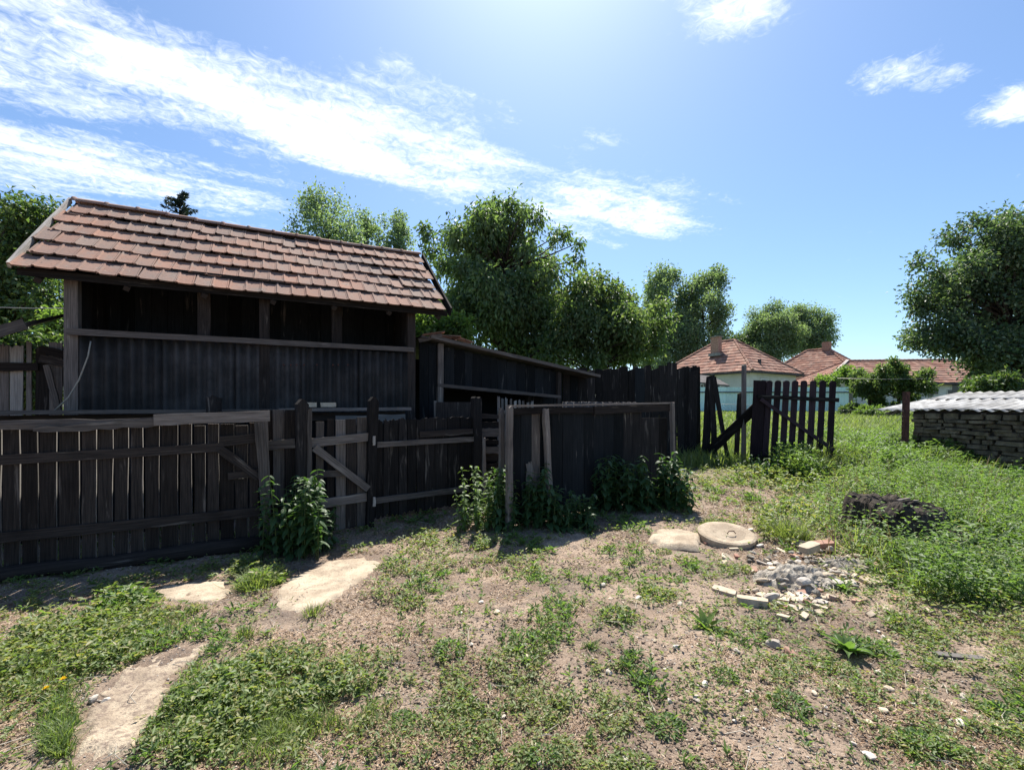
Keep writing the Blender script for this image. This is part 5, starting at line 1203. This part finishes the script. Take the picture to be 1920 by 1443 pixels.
flat('brick', 'whitish brick end standing right of the rubble', 1708, 1080, .09, .11, .10, M['chip'], .3)
flat('brick', 'reddish brick piece behind the rubble heap', 1545, 1035, .2, .11, .06, M['brick'], -.2, .2, .05)
flat('tile_shard', 'pink tile shard lying above the round lid', 1355, 972, .22, .09, .02, M['brick'], -.7)
flat('tile_shard', 'orange slab fragment at the lower left of the rubble', 1358, 1105, .2, .1, .025, M['buff_brick'], -.6)
flat('lath', 'pale wooden lath lying on soil at the far right', 1800, 1232, .3, .05, .02, M['pale_wood'], -.15)
flat('lath', 'white lath piece lying right of the rubble in weeds', 1745, 1108, .3, .05, .02, M['chip'], -.6)
flat('lath', 'short pale lath below the rubble heap', 1490, 1136, .26, .05, .02, M['chip'], -.5)
flat('slab_fragment', 'flat pale concrete fragment beside the buff brick', 1640, 1095, .24, .15, .03, M['concrete'], .2)
flat('slab_fragment', 'tilted grey slab piece at the upper edge of the rubble', 1500, 1024, .22, .14, .05, M['grey_concrete'], .6, .3)
# stump
g = GP(1722, 1018); g.y += .28; root = thing('tree_stump', 'rotten black tree stump in the weeds at the right', 'stump', g)
V, Fc = [], []; n_ = 120
prof = [(.66, -.08), (.60, -.01), (.545, .06), (.51, .12), (.485, .18), (.47, .24), (.455, .29), (.435, .325), (.40, .335), (.34, .325), (.27, .33), (.20, .31), (.13, .27), (.06, .25)]
for i, (r, z) in enumerate(prof):
    for k in range(n_):
        a = 2*math.pi*k/n_; top = i > 6
        ridge = float(vnoise(a*7, .7*z+3, 4))*.10+float(vnoise(a*19, 2*z, 8))*.05
        rr = r*(1+.10*math.sin(3*a+1)+.06*math.sin(5*a+2)+ridge*(.3 if top else 1)+random.uniform(-.008, .008))
        z1 = z*1.3; zz = z1*(1-.28*max(0, math.cos(a+.5))*(r/.5)) if z > .1 else z
        zz += (.09*float(vnoise(a*6+9, r*9, 12))-.045 if i > 5 else 0)+(.03*float(vnoise(a*23, r*30, 15)) if top else 0)
        V.append((g.x+rr*math.cos(a), g.y+rr*.85*math.sin(a), g.z+zz))
Fc = [[i*n_+k, i*n_+(k+1) % n_, (i+1)*n_+(k+1) % n_, (i+1)*n_+k] for i in range(len(prof)-1) for k in range(n_)]+[[(len(prof)-1)*n_+k for k in range(n_)]]
mb = MB(); mb.add(V, Fc); mb.build('stump_body', M['rot_wood'], root)
for k in range(5):
    a = -2.6+k*.55; p_0 = g+Vector((.45*math.cos(a), .4*math.sin(a), .1)); tube('root', M['rot_wood'], root, [p_0, p_0+Vector((.16*math.cos(a), .14*math.sin(a), -.06)), p_0+Vector((.32*math.cos(a+.2), .28*math.sin(a+.2), -.14))], [.09, .06, .03], 8, .15)
for k in range(4):
    a = g+Vector((random.uniform(-.35, .3), random.uniform(-.25, .2), .42+.01*k)); plank('splinter', M['grey_wood'] if k % 2 else M['brown_wood'], root, a-Vector((.11, .05*k-.1, 0)), a+Vector((.12, .05, .01)), .035, .012, UP, 'jag', jit=.01)
# tufts one can tell apart
def tuft(name, label, px, py, size, mat, n, kind, group=None):
    g = GP(px, py); root = thing(name, label, 'weed', g, group)
    if kind == 'grass':
        p = np.stack([RNG.normal(size=n)*size*.28, RNG.normal(size=n)*size*.28, np.zeros(n)-.01], 1); d = unit(np.stack([p[:, 0]*1.2/size, p[:, 1]*1.2/size, np.ones(n)], 1)+RNG.normal(size=(n, 3))*.25)
        V, q1, t1 = blades_np(p, d, size*RNG.uniform(.5, 1.1, n), .006, .9); o = link('blades', npmesh('blades', V, [q1, t1]), mat, root); o['kind'] = 'stuff'
    elif kind == 'leafy':
        a = RNG.uniform(0, 6.28, n); r = np.sqrt(RNG.uniform(0, 1, n))*size*.8; z = (1-(r/size/.85)**2)*size*.5*RNG.uniform(.2, 1, n)
        p = np.stack([r*np.cos(a), r*np.sin(a), z], 1); d = np.stack([np.cos(a), np.sin(a), RNG.uniform(-.2, .9, n)], 1)+RNG.normal(size=(n, 3))*.45
        ln = size*RNG.uniform(.13, .26, n); V, f = leaves_np(p, d, np.array([0, 0, 1.])+RNG.normal(size=(n, 3))*.35, ln, ln*.5); o = link('leaves', npmesh('leaves', V, [f]), mat, root); o['kind'] = 'stuff'
    else:
        me = leaf_mesh('leaf', .3); me.materials.append(mat)
        for k in range(n):
            o = bpy.data.objects.new('leaf', me); COL.objects.link(o); o.parent = root
            o.matrix_local = Matrix.Rotation(k*2.4+random.uniform(-.3, .3), 4, 'Z') @ Matrix.Rotation(random.uniform(.15, .9), 4, 'X') @ Matrix.Scale(size*random.uniform(.6, 1.1), 4)
GRP = 'separate green tufts on the yard soil'
tuft('grass_tuft', 'bright grass tuft between the two concrete slabs', 480, 1100, .20, M['grass'], 420, 'grass')
tuft('weed_tuft', 'bright leafy weed spilling over the concrete slab edge', 490, 1088, .24, M['leaf_bright'], 420, 'leafy')
tuft('weed_tuft', 'leafy weed tuft at the shadow edge on the left', 235, 1132, .26, M['weed'], 420, 'leafy')
tuft('grass_tuft', 'small grass tuft growing through the big slab', 588, 1152, .11, M['grass'], 90, 'grass')
tuft('dock_plant', 'broad leaved dock plant in the right middle of the yard', 1322, 1178, .17, M['leaf_bright'], 11, 'rosette')
tuft('dock_plant', 'big dandelion rosette right of the white plaster lump', 1590, 1218, .20, M['weed'], 22, 'rosette')
tuft('dock_plant', 'dandelion rosette in front of the stump', 1660, 1010, .26, M['leaf_bright'], 18, 'rosette')
tuft('dock_plant', 'small bright rosette below the rubble heap', 1582, 1105, .14, M['leaf_bright'], 14, 'rosette')
tuft('grass_tuft', 'thick grass tuft left of the stump', 1480, 1010, .30, M['grass'], 600, 'grass')
tuft('grass_tuft', 'long grass tuft in front of the rotten stump', 1720, 1060, .28, M['grass'], 420, 'grass')
tuft('grass_tuft', 'yellow green grass clump beside the round lid', 1330, 985, .16, M['grass'], 260, 'grass')
for (px, py, s_, kd_, lb_) in ((1232, 1120, 0.17, 'leafy', 'leafy tuft below the round lid, behind its near neighbour'), (1160, 1162, 0.16, 'leafy', 'round leafy tuft in front of a similar one in mid yard'), (1032, 1200, 0.1, 'leafy', 'small bright tuft alone in the very middle of the yard'), (842, 1222, 0.13, 'leafy', 'upright leafy tuft left of the middle of the yard'), (905, 1025, 0.14, 'leafy', 'leafy tuft at the shadow edge below the right gate post'), (1010, 1085, 0.12, 'leafy', 'leafy tuft where the fence post shadow ends'), (765, 1130, 0.14, 'leafy', 'leafy tuft beside the right tip of the big concrete slab'), (1390, 1065, 0.13, 'leafy', 'leafy tuft between the round lid and the rubble'), (1278, 1085, 0.08, 'leafy', 'tiny dark tuft alone on bare soil before the lid'), (1245, 1035, 0.1, 'leafy', 'leafy tuft in front of the flat pale slab'), (1110, 1215, 0.07, 'grass', 'little grass tuft right of the mid yard tuft'), (868, 1070, 0.08, 'grass', 'small grass tuft on bare soil below the gate'), (1640, 1215, 0.14, 'leafy', 'leafy tuft right of the big dandelion rosette'), (1700, 1170, 0.15, 'leafy', 'leafy tuft below the rubble towards the right weeds'), (1480, 1330, 0.12, 'leafy', 'leafy tuft in the right foreground soil'), (1250, 1370, 0.11, 'leafy', 'leafy tuft nearest the bottom edge right of centre'), (755, 1345, 0.08, 'leafy', 'tiny tuft alone in the left foreground litter'), (1725, 1400, 0.11, 'leafy', 'leafy tuft in the bottom right corner'), (880, 1330, 0.1, 'leafy', 'leafy tuft in the centre foreground'), (460, 1195, 0.1, 'grass', 'little grass tuft in the sandy gap left of centre'), (430, 1250, 0.1, 'leafy', 'leafy tuft beside the upper end of the sandy path'), (1195, 1440, 0.1, 'leafy', 'tuft cut by the bottom edge right of centre'), (1020, 1420, 0.09, 'leafy', 'tuft close to the bottom edge in the centre'), (1360, 1280, 0.09, 'leafy', 'small tuft above the white chip in bare soil')):
    tuft('grass_tuft' if kd_ == 'grass' else 'weed_tuft', lb_, px, py, s_, random.choice((M['weed'], M['cover'], M['weed'])), 260 if kd_ == 'leafy' else 90, kd_, GRP)
# dandelion flowers
for (px, py, lb) in ((118, 1288, 'yellow dandelion flower, right of the pair in the left clover'), (86, 1305, 'yellow dandelion flower, left of the pair in the left clover'), (160, 1240, 'yellow dandelion flower highest in the left clover')):
    g = GP(px, py)+UP*.05; root = thing('dandelion', lb, 'flower', g); tube('stem', M['stem'], root, [g-UP*.07, g], .002, 4)
    n = 46; a = RNG.uniform(0, 6.28, n); d = np.stack([np.cos(a), np.sin(a), RNG.uniform(.1, 1.4, n)], 1); V, f = leaves_np(np.zeros((n, 3)), d, RNG.normal(size=(n, 3)), .019, .006); link('flower_head', npmesh('flower_head', V, [f]), M['petal'], root)
